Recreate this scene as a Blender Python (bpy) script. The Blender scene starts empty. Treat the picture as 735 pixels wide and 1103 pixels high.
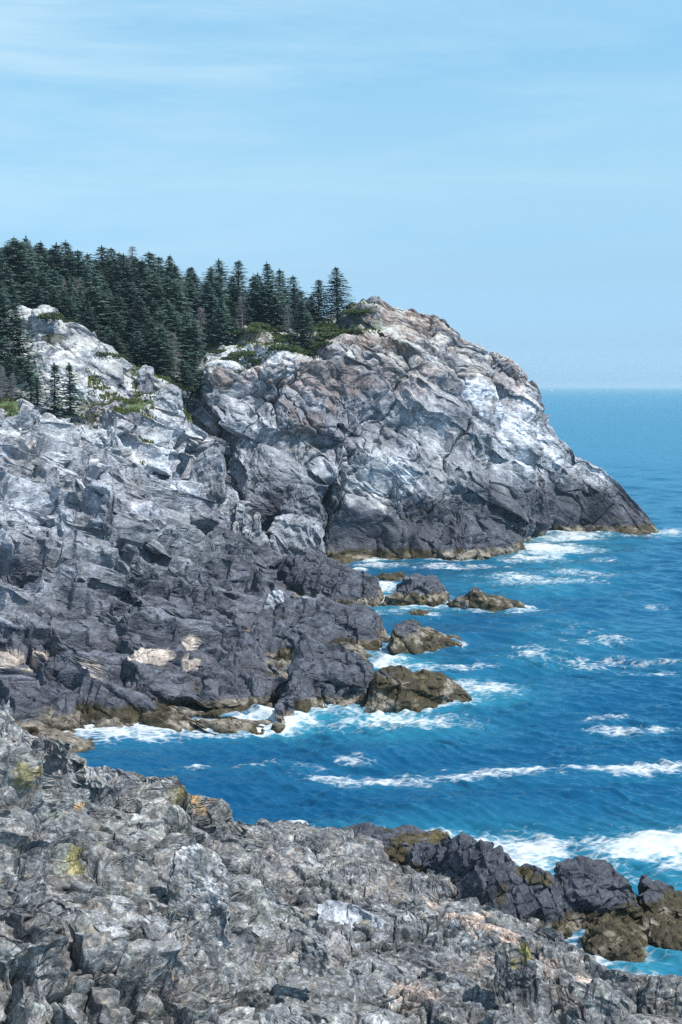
import bpy, bmesh, math, random
import numpy as np
from mathutils import Vector
from mathutils.bvhtree import BVHTree

random.seed(7)
rng = np.random.default_rng(7)
scene = bpy.context.scene
col = scene.collection
F32 = np.float32

# ------------------------------------------------------------------ camera
H = 31.0                       # eye height above the water, metres
FPX = 1103 * 50 / 36           # focal length in photo pixels
HV = 416.0                     # photo row of the true horizon
PITCH = math.atan((551.5 - HV) / FPX)
CP, SP = math.cos(PITCH), math.sin(PITCH)
cam = bpy.data.cameras.new('camera')
cam.sensor_fit = 'VERTICAL'
cam.sensor_height = 36
cam.sensor_width = 24
cam.lens = 50
cam.clip_start = 0.5
cam.clip_end = 120000
camo = bpy.data.objects.new('camera', cam)
col.objects.link(camo)
camo.location = (0, 0, H)
camo.rotation_euler = (math.pi / 2 - PITCH, 0, 0)
scene.camera = camo


def P(u, v, Y):
    """point seen at photo pixel (u, v), Y metres ahead"""
    xc = (u - 367.5) / FPX
    yc = (551.5 - v) / FPX
    dx, dy, dz = xc, CP + yc * SP, -SP + yc * CP
    k = Y / dy
    return np.array([dx * k, Y, H + dz * k])


def W(u, v, z=0.0):
    """point on the water plane seen at photo pixel (u, v)"""
    xc = (u - 367.5) / FPX
    yc = (551.5 - v) / FPX
    dx, dy, dz = xc, CP + yc * SP, -SP + yc * CP
    k = (z - H) / dz
    return np.array([dx * k, dy * k, z])


def project(Q):
    """world -> photo pixel"""
    d = Q - np.array([0, 0, H])
    xc = d[..., 0]
    zc = d[..., 1] * CP - d[..., 2] * SP
    yc = d[..., 1] * SP + d[..., 2] * CP
    zc = np.maximum(zc, 1e-3)
    return 367.5 + FPX * xc / zc, 551.5 - FPX * yc / zc, zc


# ------------------------------------------------------------------ noise
def hash3(ix, iy, iz, seed):
    h = (ix.astype(np.uint32) * np.uint32(0x8da6b343)) ^ (iy.astype(np.uint32) * np.uint32(0xd8163841)) ^ (iz.astype(np.uint32) * np.uint32(0xcb1ab31f)) ^ np.uint32((seed * 0x9E3779B1) & 0xffffffff)
    h ^= h >> np.uint32(15)
    h *= np.uint32(0x2c1b3c6d)
    h ^= h >> np.uint32(12)
    h *= np.uint32(0x297a2d39)
    h ^= h >> np.uint32(15)
    return h


def h01(h, k=0):
    if k:
        h = h * np.uint32((0x9E3779B1 * (2 * k + 1)) & 0xffffffff)
        h ^= h >> np.uint32(16)
        h = h * np.uint32(0x85ebca6b)
        h ^= h >> np.uint32(13)
    return (h >> np.uint32(8)).astype(F32) * F32(1 / 16777216.0)


def vnoise(Q, seed=0):
    """smooth value noise, -1..1"""
    q = Q.astype(F32)
    f = np.floor(q)
    i = f.astype(np.int32)
    t = q - f
    t = t * t * t * (t * (t * 6 - 15) + 10)
    out = np.zeros(len(q), F32)
    for dx in (0, 1):
        wx = t[:, 0] if dx else 1 - t[:, 0]
        for dy in (0, 1):
            wy = t[:, 1] if dy else 1 - t[:, 1]
            for dz in (0, 1):
                wz = t[:, 2] if dz else 1 - t[:, 2]
                out += wx * wy * wz * h01(hash3(i[:, 0] + dx, i[:, 1] + dy, i[:, 2] + dz, seed))
    return out * 2 - 1


def fbm(Q, oct=4, seed=0, gain=0.5):
    a, s, tot = 1.0, 1.0, 0.0
    out = np.zeros(len(Q), F32)
    for k in range(oct):
        out += F32(a) * vnoise(Q * s + 17.3 * k, seed + 31 * k)
        tot += a
        a *= gain
        s *= 2.03
    return out / F32(tot)


def blocks(Q, seed):
    """pile of angular joint blocks: continuous height made of flat tilted tops with steep bevelled sides.
    returns (height, gap to the next block, id hash)"""
    q = Q.astype(F32)
    b = np.floor(q - 0.5)
    bi = b.astype(np.int32)
    n = len(q)
    h1 = np.full(n, -1e9, F32)
    h2 = np.full(n, -1e9, F32)
    hid = np.zeros(n, np.uint32)
    for dx in (0, 1):
        for dy in (0, 1):
            for dz in (0, 1):
                h = hash3(bi[:, 0] + dx, bi[:, 1] + dy, bi[:, 2] + dz, seed)
                rx = q[:, 0] - (b[:, 0] + dx + 0.5 + 0.8 * (h01(h, 1) - 0.5))
                ry = q[:, 1] - (b[:, 1] + dy + 0.5 + 0.8 * (h01(h, 2) - 0.5))
                rz = q[:, 2] - (b[:, 2] + dz + 0.5 + 0.8 * (h01(h, 3) - 0.5))
                ta, tb, tc = h01(h, 6) - .5, h01(h, 7) - .5, h01(h, 8) - .5
                tl = rx * ta + ry * tb + rz * tc
                sx = np.abs(rx + ry * tc * 1.1)
                sy = np.abs(ry + rz * ta * 1.1)
                sz = np.abs(rz + rx * tb * 1.1)
                d = 0.82 * np.maximum(np.maximum(sx, sy), sz) + 0.18 * (sx + sy + sz) * 0.75
                hh = (h01(h, 5) * 2 - 1) * 0.55 + 1.5 * tl - 4.5 * np.maximum(d - 0.34, 0)
                up = hh > h1
                h2 = np.where(up, h1, np.maximum(h2, hh))
                hid = np.where(up, h, hid)
                h1 = np.where(up, hh, h1)
    return np.maximum(h1, -2.0), h1 - h2, hid


def rotm(ax, ay, az):
    from mathutils import Euler
    return np.array(Euler((math.radians(ax), math.radians(ay), math.radians(az))).to_matrix())


def sstep(a, b, x):
    t = np.clip((x - a) / (b - a), 0, 1)
    return t * t * (3 - 2 * t)


def ledges(q, L, amt, seed):
    """long, nearly straight joint steps: like snap() but the planes run on from block to block, bending slowly.
    returns points and a 0..1 fracture line along the steps"""
    out = np.empty_like(q)
    crack = np.zeros(len(q))
    for i in range(3):
        qq = q / (L[i] * 5.0)
        ph = .9 * vnoise(qq + 3.1 * i, seed + i) + .35 * vnoise(qq * 3.1, seed + 10 + i)
        # spacing varies: every plane gets its own shift
        x = q[:, i] / L[i] + ph
        n = np.floor(x)
        jit = (h01(hash3(n.astype(np.int32), np.full(len(n), i, np.int32), np.zeros(len(n), np.int32), seed), 3) - .5) * .5
        f = np.clip(x - n, 0, 1)
        mid = .5 + jit
        g = np.where(f < mid, .5 * f / mid, .5 + .5 * (f - mid) / (1 - mid))
        g2 = g
        for _ in range(2):
            g2 = g2 - amt[i] * np.sin(2 * np.pi * g2) / (2 * np.pi)
        back = np.where(g2 < .5, g2 * 2 * mid, mid + (g2 - .5) * 2 * (1 - mid))
        out[:, i] = (n + back - ph) * L[i]
        on = sstep(-.15, .25, vnoise(q / (L[i] * 2.2) + 7.7 * i, seed + 20 + i))
        if i < 2:
            crack = np.maximum(crack, np.exp(-((f - mid) / .045) ** 2) * on)
    return out, crack


def snap(q, L, amt, seed):
    """pull points onto the planes of three joint sets (q in the joint frame): stepped slabs and square-edged
    blocks whose faces do not line up from one block to the next"""
    out = np.empty_like(q)
    c = [np.floor(q[:, i] / (L[i] * 1.9) + 7.31).astype(np.int32) for i in range(3)]
    for i in range(3):
        j, k = (i + 1) % 3, (i + 2) % 3
        h = hash3(c[j], c[k], np.full_like(c[j], i), seed)
        Li = L[i] * (0.7 + 0.6 * h01(h, 2))
        x = q[:, i] / Li + h01(h, 1)
        n = np.floor(x)
        f = x - n
        am = amt[i]
        for _ in range(2):
            f = f - am * np.sin(2 * np.pi * f) / (2 * np.pi)
        out[:, i] = (n + f - h01(h, 1)) * Li
    return out


def rock_displace(Pt, N, scales, frame, warp, seed=0, shape=None, joints=(), gain=1.0, elong=1.0, run=()):
    """fractured rock. joints: (size, (amounts)) of the stepped joint sets, large to small;
    scales: (size, amp, crack depth) of loose-looking blocks pushed out along N.
    returns new points, per-block random value"""
    R = rotm(*frame)
    Wo = warp[1] * np.stack([vnoise(Pt / warp[0], 101), vnoise(Pt / warp[0], 102), vnoise(Pt / warp[0], 103)], 1)
    Q = ((Pt + Wo) @ R).astype(F32)
    L0 = scales[0][0]
    Q0 = Q.copy()
    S0 = Q.astype(np.float64)
    for k, (L, amt) in enumerate(joints):
        asp = ((1.5, 1.15, .6), (1.1, 1.6, .55), (1.3, 1.0, .7))[k % 3]
        wob = 0.07 * L * np.stack([vnoise(Pt / (L * 1.3), 201 + k), vnoise(Pt / (L * 1.3), 211 + k), vnoise(Pt / (L * 1.3), 221 + k)], 1)
        tw = rotm(0, 0, 23.0 * k) @ rotm(9.0 * k, 0, 0)
        S1 = snap((S0 + wob) @ tw, [L * x for x in asp], amt, seed + 300 + 13 * k) @ tw.T - wob
        am = np.ones(len(Pt)) if k == 0 else np.clip(.75 + 1.1 * vnoise(Pt / (L0 * .8) + 3.3 * k, seed + 600 + k), .15, 1.0)
        S0 = S0 + (S1 - S0) * am[:, None]
    base = Pt + (S0 - Q0) @ R.T
    disp = np.zeros(len(Pt), F32)
    for k, (L, amt, cd) in enumerate(run):
        asp = ((1.35, 1.0, .7), (1.0, 1.3, .6), (1.2, 1.0, .7))[k % 3]
        tw = rotm(0, 0, 17.0 * k)
        S1, ck = ledges(S0 @ tw, [L * x for x in asp], amt, seed + 900 + 31 * k)
        S0 = S1 @ tw.T
        disp -= (cd * ck).astype(F32)
    base = Pt + (S0 - Q0) @ R.T
    tint = np.zeros(len(Pt), F32)
    for k, (L, A, Cd) in enumerate(scales):
        an = np.array([1.0, 0.75, 1.5], F32) if k % 2 == 0 else np.array([0.7, 1.0, 1.25], F32)
        an = an * np.array([1, 1, elong], F32)
        hh, gap, hid = blocks(Q / (L * an), seed + 7 * k)
        # some faces are smooth slabs, some are broken rubble
        am = 1.0 if k < 1 else np.clip(0.5 + 1.4 * vnoise(Pt / (L0 * .9) + 9.1 * k, seed + 500 + k), .06, 1.4).astype(F32)
        d = F32(A * gain) * hh
        if Cd:
            sel = h01(hid, 9)
            d = d - F32(Cd) * np.exp(-(gap / .12) ** 2) * np.where(sel > .5, 1.15, .12)
        disp += d * am
        tint += (h01(hid, 11) - 0.5) * (0.55, 0.8, 0.8, 0.6, .4)[min(k, 4)]
    L = scales[-1][0]
    disp += F32(scales[-1][1] * 0.7) * fbm(Pt / L, 3, seed + 77)
    disp += F32(.03 * L0) * fbm(Pt / (L0 * .5), 2, seed + 79)
    out = base + N * disp[:, None]
    if shape is not None:
        out = .45 * out + .55 * (Pt + blur((out - Pt).reshape(shape + (3,)), 1).reshape(-1, 3))
    return out, tint


# ------------------------------------------------------------------ mesh helpers
def mesh_np(name, V, Fq, mat, smooth=False, attrs=None, tris=False):
    me = bpy.data.meshes.new(name)
    V = np.ascontiguousarray(V, F32)
    Fq = np.ascontiguousarray(Fq, np.int32)
    k = Fq.shape[1]
    me.vertices.add(len(V))
    me.vertices.foreach_set('co', V.ravel())
    me.loops.add(Fq.size)
    me.loops.foreach_set('vertex_index', Fq.ravel())
    me.polygons.add(len(Fq))
    me.polygons.foreach_set('loop_start', np.arange(0, Fq.size, k, dtype=np.int32))
    me.polygons.foreach_set('use_smooth', np.full(len(Fq), smooth, bool))
    for an, arr in (attrs or {}).items():
        if arr.ndim == 2:
            a = me.attributes.new(an, 'FLOAT_COLOR', 'POINT')
            c = np.ones((len(V), 4), F32)
            c[:, :arr.shape[1]] = arr
            a.data.foreach_set('color', c.ravel())
        else:
            a = me.attributes.new(an, 'FLOAT', 'POINT')
            a.data.foreach_set('value', np.ascontiguousarray(arr, F32))
    me.update()
    if mat:
        me.materials.append(mat)
    return me


def grid_faces(nr, nc):
    i = np.arange(nr * nc).reshape(nr, nc)
    return np.stack([i[:-1, :-1], i[:-1, 1:], i[1:, 1:], i[1:, :-1]], -1).reshape(-1, 4)


def tag(o, label=None, cat=None, group=None, kind=None):
    if label: o['label'] = label
    if cat: o['category'] = cat
    if group: o['group'] = group
    if kind: o['kind'] = kind
    return o


def link(name, me, loc=(0, 0, 0), parent=None):
    o = bpy.data.objects.new(name, me)
    o.location = loc
    col.objects.link(o)
    if parent:
        o.parent = parent
    return o


def crom(A, counts):
    """Catmull-Rom along axis 0; counts = samples per gap"""
    n = len(A)
    Apad = np.concatenate([2 * A[:1] - A[1:2], A, 2 * A[-1:] - A[-2:-1]], 0)
    out = []
    for i in range(n - 1):
        t = np.arange(counts[i]) / counts[i]
        t = t.reshape((-1,) + (1,) * (A.ndim - 1))
        p0, p1, p2, p3 = Apad[i], Apad[i + 1], Apad[i + 2], Apad[i + 3]
        s = 0.8
        m1, m2 = s * 0.5 * (p2 - p0), s * 0.5 * (p3 - p1)
        t2, t3 = t * t, t * t * t
        out.append((2 * t3 - 3 * t2 + 1) * p1 + (t3 - 2 * t2 + t) * m1 + (-2 * t3 + 3 * t2) * p2 + (t3 - t2) * m2)
    out.append(A[-1:])
    return np.concatenate(out, 0)


def loft(ctrl, res=1.3, rows=None, cols=None, cap=240):
    """ctrl R x C x 3 control net -> dense grid. res = photo pixels per cell"""
    C = np.array(ctrl, float)
    R_, C_, _ = C.shape
    Yd = np.maximum(C[..., 1], 20)
    def cnt(D, Ym, ax, ov):
        L = np.linalg.norm(D, axis=-1) * FPX / Ym / res
        m = np.percentile(L, 75, axis=ax)
        out = np.clip(np.ceil(m), 2, cap)
        if ov is not None:
            out = np.maximum(2, np.ceil(out * np.array(ov)))
        return out.astype(int)
    rc = cnt(C[1:] - C[:-1], 0.5 * (Yd[1:] + Yd[:-1]), 1, rows)
    cc = cnt(C[:, 1:] - C[:, :-1], 0.5 * (Yd[:, 1:] + Yd[:, :-1]), 0, cols)
    G = crom(C, rc)
    G = crom(np.swapaxes(G, 0, 1), cc)
    return np.swapaxes(G, 0, 1)


def gnormals(G):
    du = np.gradient(G, axis=1)
    dv = np.gradient(G, axis=0)
    n = np.cross(du, dv)
    n /= np.maximum(np.linalg.norm(n, axis=-1, keepdims=True), 1e-9)
    return n


def blur(A, k):
    for _ in range(k):
        A = A.copy()
        A[1:-1] = (A[:-2] + 2 * A[1:-1] + A[2:]) / 4
        A[:, 1:-1] = (A[:, :-2] + 2 * A[:, 1:-1] + A[:, 2:]) / 4
    return A


# ------------------------------------------------------------------ materials
def newmat(name):
    m = bpy.data.materials.new(name)
    m.use_nodes = True
    nt = m.node_tree
    nt.nodes.clear()
    out = nt.nodes.new('ShaderNodeOutputMaterial')
    b = nt.nodes.new('ShaderNodeBsdfPrincipled')
    nt.links.new(b.outputs[0], out.inputs[0])
    return m, nt, b


def N_(nt, t, **kw):
    n = nt.nodes.new(t)
    for k, v in kw.items():
        if hasattr(n, k):
            setattr(n, k, v)
        else:
            n.inputs[k].default_value = v
    return n


def math_n(nt, op, a, b=None, c=None):
    n = nt.nodes.new('ShaderNodeMath')
    n.operation = op
    for i, x in enumerate((a, b, c)):
        if x is None:
            continue
        if isinstance(x, (int, float)):
            n.inputs[i].default_value = x
        else:
            nt.links.new(x, n.inputs[i])
    return n.outputs[0]


def mixc(nt, fac, a, b, mode='MIX'):
    n = nt.nodes.new('ShaderNodeMix')
    n.data_type = 'RGBA'
    n.blend_type = mode
    for s, x in ((n.inputs[0], fac), (n.inputs[6], a), (n.inputs[7], b)):
        if isinstance(x, (int, float)):
            s.default_value = x
        elif isinstance(x, tuple):
            s.default_value = (*x, 1) if len(x) == 3 else x
        else:
            nt.links.new(x, s)
    return n.outputs[2]


def ramp(nt, fac, stops):
    n = nt.nodes.new('ShaderNodeValToRGB')
    e = n.color_ramp.elements
    while len(e) > 1:
        e.remove(e[-1])
    e[0].position = stops[0][0]
    c = stops[0][1]
    e[0].color = (c, c, c, 1) if isinstance(c, (int, float)) else (*c, 1)
    for p, c in stops[1:]:
        x = e.new(p)
        x.color = (c, c, c, 1) if isinstance(c, (int, float)) else (*c, 1)
    nt.links.new(fac, n.inputs[0])
    return n.outputs[0]


def rock_material(name, px, bump=0.6, crust=0.0):
    """px = size in metres of one picture pixel at this rock"""
    m, nt, b = newmat(name)
    at = N_(nt, 'ShaderNodeAttribute', attribute_name='tone')
    geo = nt.nodes.new('ShaderNodeNewGeometry')
    n1 = N_(nt, 'ShaderNodeTexNoise', Scale=1 / (px * 9), Detail=6.0, Roughness=0.68)
    n2 = N_(nt, 'ShaderNodeTexNoise', Scale=1 / (px * 3.2), Detail=4.0, Roughness=0.7)
    vo = N_(nt, 'ShaderNodeTexVoronoi', feature='DISTANCE_TO_EDGE', Scale=1 / (px * 22))
    mp = N_(nt, 'ShaderNodeMapping')
    mp.inputs['Rotation'].default_value = (0.5, 0.35, 0.4)
    mp.inputs['Scale'].default_value = (1.0, 1.0, 1.0 if crust > .9 else 1.6)
    nt.links.new(geo.outputs['Position'], mp.inputs[0])
    nw = N_(nt, 'ShaderNodeTexNoise', Scale=1 / (px * 30), Detail=3.0)
    nt.links.new(mp.outputs[0], nw.inputs['Vector'])
    ws = N_(nt, 'ShaderNodeVectorMath', operation='SCALE')
    ws.inputs['Scale'].default_value = px * 7
    nt.links.new(nw.outputs['Color'], ws.inputs[0])
    wa = N_(nt, 'ShaderNodeVectorMath', operation='ADD')
    nt.links.new(mp.outputs[0], wa.inputs[0])
    nt.links.new(ws.outputs[0], wa.inputs[1])
    for n in (n1, n2, vo):
        nt.links.new(wa.outputs[0], n.inputs['Vector'])
    v1 = ramp(nt, n1.outputs['Fac'], [(0.30, 0.5), (0.46, .9), (0.56, 1.07), (0.72, 1.6)])
    v2 = ramp(nt, n2.outputs['Fac'], [(0.32, 0.62), (0.5, 1.0), (0.68, 1.4)])
    c = mixc(nt, 1.0, at.outputs['Color'], v1, 'MULTIPLY')
    c = mixc(nt, 1.0, c, v2, 'MULTIPLY')
    if crust:
        # crusty pale lichen over darker stone, in sharp-edged blotches
        n3 = N_(nt, 'ShaderNodeTexNoise', Scale=1 / (px * 7.5), Detail=7.0, Roughness=.72)
        n4 = N_(nt, 'ShaderNodeTexNoise', Scale=1 / (px * 42), Detail=3.0, Roughness=.6)
        n5 = N_(nt, 'ShaderNodeTexNoise', Scale=1 / (px * 5), Detail=5.0, Roughness=.7)
        for n in (n3, n4, n5):
            nt.links.new(geo.outputs['Position'], n.inputs['Vector'])
        k = math_n(nt, 'ADD', n3.outputs['Fac'], math_n(nt, 'MULTIPLY_ADD', n4.outputs['Fac'], .55, -.275))
        lm = ramp(nt, k, [(.515, 0), (.565, 1)])
        dm = ramp(nt, n5.outputs['Fac'], [(.36, 1), (.42, 0)])
        c = mixc(nt, math_n(nt, 'MULTIPLY', lm, .8 * crust), c, mixc(nt, 1.0, c, (2.0, 2.02, 2.0), 'MULTIPLY'))
        c = mixc(nt, math_n(nt, 'MULTIPLY', dm, .6 * crust), c, mixc(nt, 1.0, c, (.3, .3, .31), 'MULTIPLY'))
    nt.links.new(c, b.inputs['Base Color'])
    ro = math_n(nt, 'MULTIPLY_ADD', at.outputs['Alpha'], -0.35, 0.92)
    nt.links.new(ro, b.inputs['Roughness'])
    b.inputs['Specular IOR Level'].default_value = 0.3
    ed = ramp(nt, vo.outputs['Distance'], [(0.0, 0.0), (0.06, 1.0)])
    hgt = math_n(nt, 'ADD', math_n(nt, 'MULTIPLY', n1.outputs['Fac'], 1.0), math_n(nt, 'MULTIPLY', n2.outputs['Fac'], 0.45))
    hgt = math_n(nt, 'ADD', hgt, math_n(nt, 'MULTIPLY', ed, 0.25))
    bp = N_(nt, 'ShaderNodeBump', Strength=bump, Distance=px * 2.2)
    nt.links.new(hgt, bp.inputs['Height'])
    nt.links.new(bp.outputs[0], b.inputs['Normal'])
    return m


M_head = rock_material('headland_rock', 0.17, .6, .4)
M_mid = rock_material('shore_rock', 0.11, .65, .45)
M_near = rock_material('near_rock', 0.048, .75, 1.0)
M_wet = rock_material('wet_sea_rock', 0.05)

# ------------------------------------------------------------------ rock colouring
MIDG = np.array([.215, .218, .232]); LIGHT = np.array([.44, .44, .44]); DARK = np.array([.055, .058, .068])
BLACK = np.array([.034, .035, .043]); WEED = np.array([.05, .038, .018]); BARN = np.array([.20, .165, .125])
WEEDY = np.array([.088, .07, .03]); RUST = np.array([.235, .165, .13]); PURP = np.array([.165, .15, .17])
CREAM = np.array([.50, .41, .34]); PINK = np.array([.40, .30, .25]); GUANO = np.array([.60, .61, .63])
ORANGE = np.array([.36, .20, .06]); YELLOW = np.array([.26, .22, .07]); GREENB = np.array([.19, .20, .16])
WHITE = np.array([.60, .56, .55]); BLUEG = np.array([.135, .15, .18])


def lerp(A, B, t):
    return A + (B - A) * t[:, None]


def colour_rock(Q, N, tint, style, patches=(), scale=1.0):
    n = len(Q)
    z = Q[:, 2]
    nA = fbm(Q / (9 * scale), 4, 11)
    nB = fbm(Q / (3.5 * scale) + 40, 4, 12)
    nC = fbm(Q / (1.1 * scale) + 80, 3, 13)
    st = fbm(Q / (np.array([1.6, 1.6, 12.0]) * scale) + 9, 3, 14)      # vertical streaks
    C = np.repeat(MIDG[None], n, 0)
    C = lerp(C, LIGHT, np.clip(0.30 + 0.9 * nA + 0.5 * nB + 0.35 * st, 0, 1) * style.get('light', .5))
    C = lerp(C, DARK, np.clip(-0.05 - 1.0 * nB - 0.5 * nC + 0.4 * tint, 0, 1) * style.get('darks', .7))
    C = lerp(C, BLUEG, np.clip(0.9 * st + 0.6 * nC, 0, 1) * 0.5)
    C = lerp(C, PURP, sstep(-.1, .5, fbm(Q / (14 * scale) + 5, 3, 15)) * style.get('purple', .5))
    if 'rust' in style:
        lo, hi, am = style['rust']
        C = lerp(C, RUST, sstep(lo, hi, z + 7 * nA) * sstep(-.15, .35, nB + 0.5 * tint) * am)
    if 'green' in style:
        C = lerp(C, GREENB, sstep(0.0, .5, fbm(Q / (2.2 * scale) + 55, 3, 16)) * style['green'])
    C = C * np.exp(0.46 * tint[:, None]) * style.get('mul', 1) * np.exp(.55 * fbm(Q / (7 * scale) + 133, 3, 17))[:, None]
    # pale lichen on the weathered upper faces
    if 'turf' in style:
        lo, hi = style['turf']
        tf = sstep(lo, hi, Q[:, 1] + 9 * nA + 5 * nB) * sstep(.42, .68, N[:, 2] + .25 * nC) * sstep(36, 38.5, z) * (1 - sstep(5, 16, Q[:, 0]))
        C = lerp(C, np.array([.06, .075, .03]) * (1 + .5 * nC[:, None]), tf)
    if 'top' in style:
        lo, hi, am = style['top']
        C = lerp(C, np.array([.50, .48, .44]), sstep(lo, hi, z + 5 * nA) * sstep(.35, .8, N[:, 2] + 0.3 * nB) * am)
    # zones above the tide
    zd0, zd1 = style.get('dark', (5, 11))
    dk = 1 - sstep(zd0, zd1, z + 3.2 * nA * style.get('zn', 1) + 1.5 * nB * style.get('zn', 1))
    C = lerp(C, BLACK * 1.7 * (1 + .35 * tint[:, None] + .3 * nC[:, None]), dk * style.get('darkamt', .85))
    wz = style.get('weed', 1.6)
    wn = z + 0.55 * nB * wz + 0.35 * nC * wz
    wd = (1 - sstep(wz * 0.85, wz * 1.1, wn)) if wz > 0 else np.zeros(n)
    wz = abs(wz)
    bt = sstep(-.12, .12, nB + 0.6 * nC + style.get('barn', 0))
    wcol = lerp(np.repeat(WEED[None], n, 0), WEEDY, np.clip(nC * 1.4, 0, 1))
    wcol = lerp(wcol, BARN, bt * sstep(wz * .1, wz * .5, wn))
    C = lerp(C, wcol * (1 + .4 * nC[:, None]), wd)
    wet = np.maximum(dk * 0.5, wd * 0.6)
    # patches: (u, v, radius m, colour, strength, noise)
    if len(patches):
        pu, pv, pz = project(Q)
        for (u, v, r, cc, am, ns) in patches:
            d2 = (pu - u) ** 2 + (pv - v) ** 2
            k = np.argsort(d2)[:40]
            c0 = Q[k[np.argmin(pz[k])]]
            rv = (r, r, r) if np.isscalar(r) else r
            dd = np.sqrt((((Q - c0) / np.array(rv)) ** 2).sum(1))
            mk = 1 - sstep(.86, 1.0, dd + ns * (1.0 * nC + 0.4 * nB) + .28 * tint)
            C = lerp(C, np.asarray(cc) * (1 + .25 * tint[:, None]), mk * am)
            wet = wet * (1 - mk)
    C = C * (np.array([.815, .86, .925]) if 'browns' not in style else np.array([.83, .86, .89]))
    if 'browns' in style:
        C = lerp(C, np.array([.15, .105, .085]), sstep(.12, .42, fbm(Q / (3.6 * scale) + 201, 4, 23, .6)) * style['browns'])
    if 'specks' in style:
        C = C * np.array([1.0, 1.0, .985])
        sp_ = fbm(Q / (.32 * scale) + 31, 3, 18)
        C = lerp(C, np.array([.30, .235, .17]), sstep(.28, .5, sp_ + .5 * nB) * style['specks'])
        C = lerp(C, np.array([.40, .40, .39]), sstep(.30, .46, fbm(Q / (.5 * scale) + 71, 3, 19) - .2 * nB) * style['specks'] * .9)
    C = np.clip(C, 0.01, .85)
    return np.concatenate([C, np.clip(wet, 0, 1)[:, None]], 1)


ALLBVH = []          # (V, F) of everything solid, for planting
SHORE = []           # rock points near the waterline


def finish(G, scales, frame, warp, style, mat, name, seed=0, patches=(), fade=None, ob=None, flip=False, keep=True, joints=None, gain=.9, elong=1.0, run=()):
    """displace + colour + link a lofted grid"""
    nr, nc, _ = G.shape
    Nn = blur(gnormals(G), 6)
    Nn /= np.maximum(np.linalg.norm(Nn, axis=-1, keepdims=True), 1e-9)
    if flip:
        Nn = -Nn
    Pt = G.reshape(-1, 3)
    Q, tint = rock_displace(Pt, Nn.reshape(-1, 3), scales, frame, warp, seed, (nr, nc), joints if joints is not None else [(L_, (.85, .85, 1.0)) for L_ in (scales[0][0] * .9, scales[0][0] * .36, scales[0][0] * .15)], gain, elong, run)
    if fade is not None:
        Q = Pt + (Q - Pt) * fade.reshape(-1, 1)
    G2 = Q.reshape(nr, nc, 3)
    N2 = gnormals(G2)
    if flip:
        N2 = -N2
    tone = colour_rock(Q, blur(N2, 2).reshape(-1, 3), tint, style, patches, style.get('scale', 1))
    Fq = grid_faces(nr, nc)
    if flip:
        Fq = Fq[:, ::-1]
    sel = np.abs(Q[:, 2]) < 0.45
    SHORE.append(Q[sel][:, :2])
    if keep:
        ALLBVH.append((G2[::2, ::2].reshape(-1, 3), grid_faces(*G2[::2, ::2].shape[:2])))
    base = np.zeros(3)
    if ob == 'thing':
        base = np.array([Q[:, 0].mean(), Q[:, 1].mean(), max(Q[:, 2].min(), 0) if Q[:, 2].min() < 0 else Q[:, 2].min()])
    me = mesh_np(name, Q - base, Fq, mat, False, {'tone': tone})
    return link(name, me, base)


def rowpts(us, vs, Ys):
    return [P(u, v, Y) for u, v, Y in zip(us, vs, Ys)]


# ================================================================== HEADLAND
hu = [205, 216, 243, 275, 310, 350, 400, 450, 500, 540, 580, 620, 660, 695, 716]
hb_v = [560, 575, 590, 600, 605, 607, 606, 604, 602, 599, 578, 574, 576, 577, 575]
base = []
for i, (u, v) in enumerate(zip(hu, hb_v)):
    base.append(W(u, v))
base[0] = np.array([P(205, 480, 292)[0], 292, 0]); base[1] = np.array([P(216, 480, 277)[0], 277, 0]); base[2] = np.array([P(258, 480, 256)[0], 256, 0])
base[3] = W(282, 603)
b = np.array(base)
# lower / upper face and edge:  (v, extra depth)
f1 = rowpts([205, 218, 255, 278, 308, 350, 400, 451, 502, 543, 583, 622, 661, 694, 714], [520, 515, 535, 570, 580, 585, 584, 583, 582, 580, 562, 560, 562, 570, 573], [293, 278, 256, 255, 253, 253, 254, 255, 257, 263, 287, 302, 299, 298, 299.5])
f2 = rowpts([205, 217, 247, 274, 308, 350, 402, 455, 508, 548, 590, 628, 664, 694, 713], [480, 480, 500, 520, 525, 528, 528, 530, 532, 535, 528, 536, 548, 566, 572.5], [294, 279, 258, 258, 257, 257, 259, 261, 263, 269, 291, 303.5, 301, 299, 300])
f3 = rowpts([205, 214, 234, 267, 306, 350, 404, 460, 512, 550, 590, 628, 663, 693, 712], [440, 440, 445, 458, 460, 458, 458, 462, 472, 486, 495, 516, 538, 563, 572], [295, 280, 263, 263, 262, 263, 265, 268, 271, 277, 296, 305, 303, 300, 300.3])
f4 = rowpts([205, 213, 225, 262, 305, 350, 404, 458, 505, 545, 583, 622, 660, 692, 711], [405, 405, 400, 402, 398, 392, 385, 392, 412, 438, 458, 500, 528, 560, 571.5], [296, 282, 270, 269, 268, 271, 274, 278, 282, 287, 300, 307, 305, 300.7, 300.6])
f5 = rowpts([205, 213, 228, 262, 305, 350, 400, 448, 490, 528, 567, 606, 650, 690, 710.5], [402, 398, 385, 376, 370, 362, 348, 352, 372, 400, 424, 483, 513, 551, 571], [300, 292, 282, 280, 280, 285, 288, 291, 294, 296, 303, 308.5, 307, 301.5, 301])
f6 = [np.array([f5[i][0] * .99, f5[i][1], f5[i][2]]) for i in range(len(hu))]
sky_v = [385, 380, 365, 356, 352, 345, 328, 336, 355, 381, 407, 477, 508, 547, 570.5]
sky_u = [200, 208, 225, 262, 305, 350, 402, 452, 495, 532, 568, 606, 651, 690, 710]
sky_Y = [318, 316, 312, 308, 305, 304, 304, 303, 303, 303, 307, 311, 309, 302.5, 301.5]
f6 = rowpts(sky_u, sky_v, sky_Y)
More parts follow.
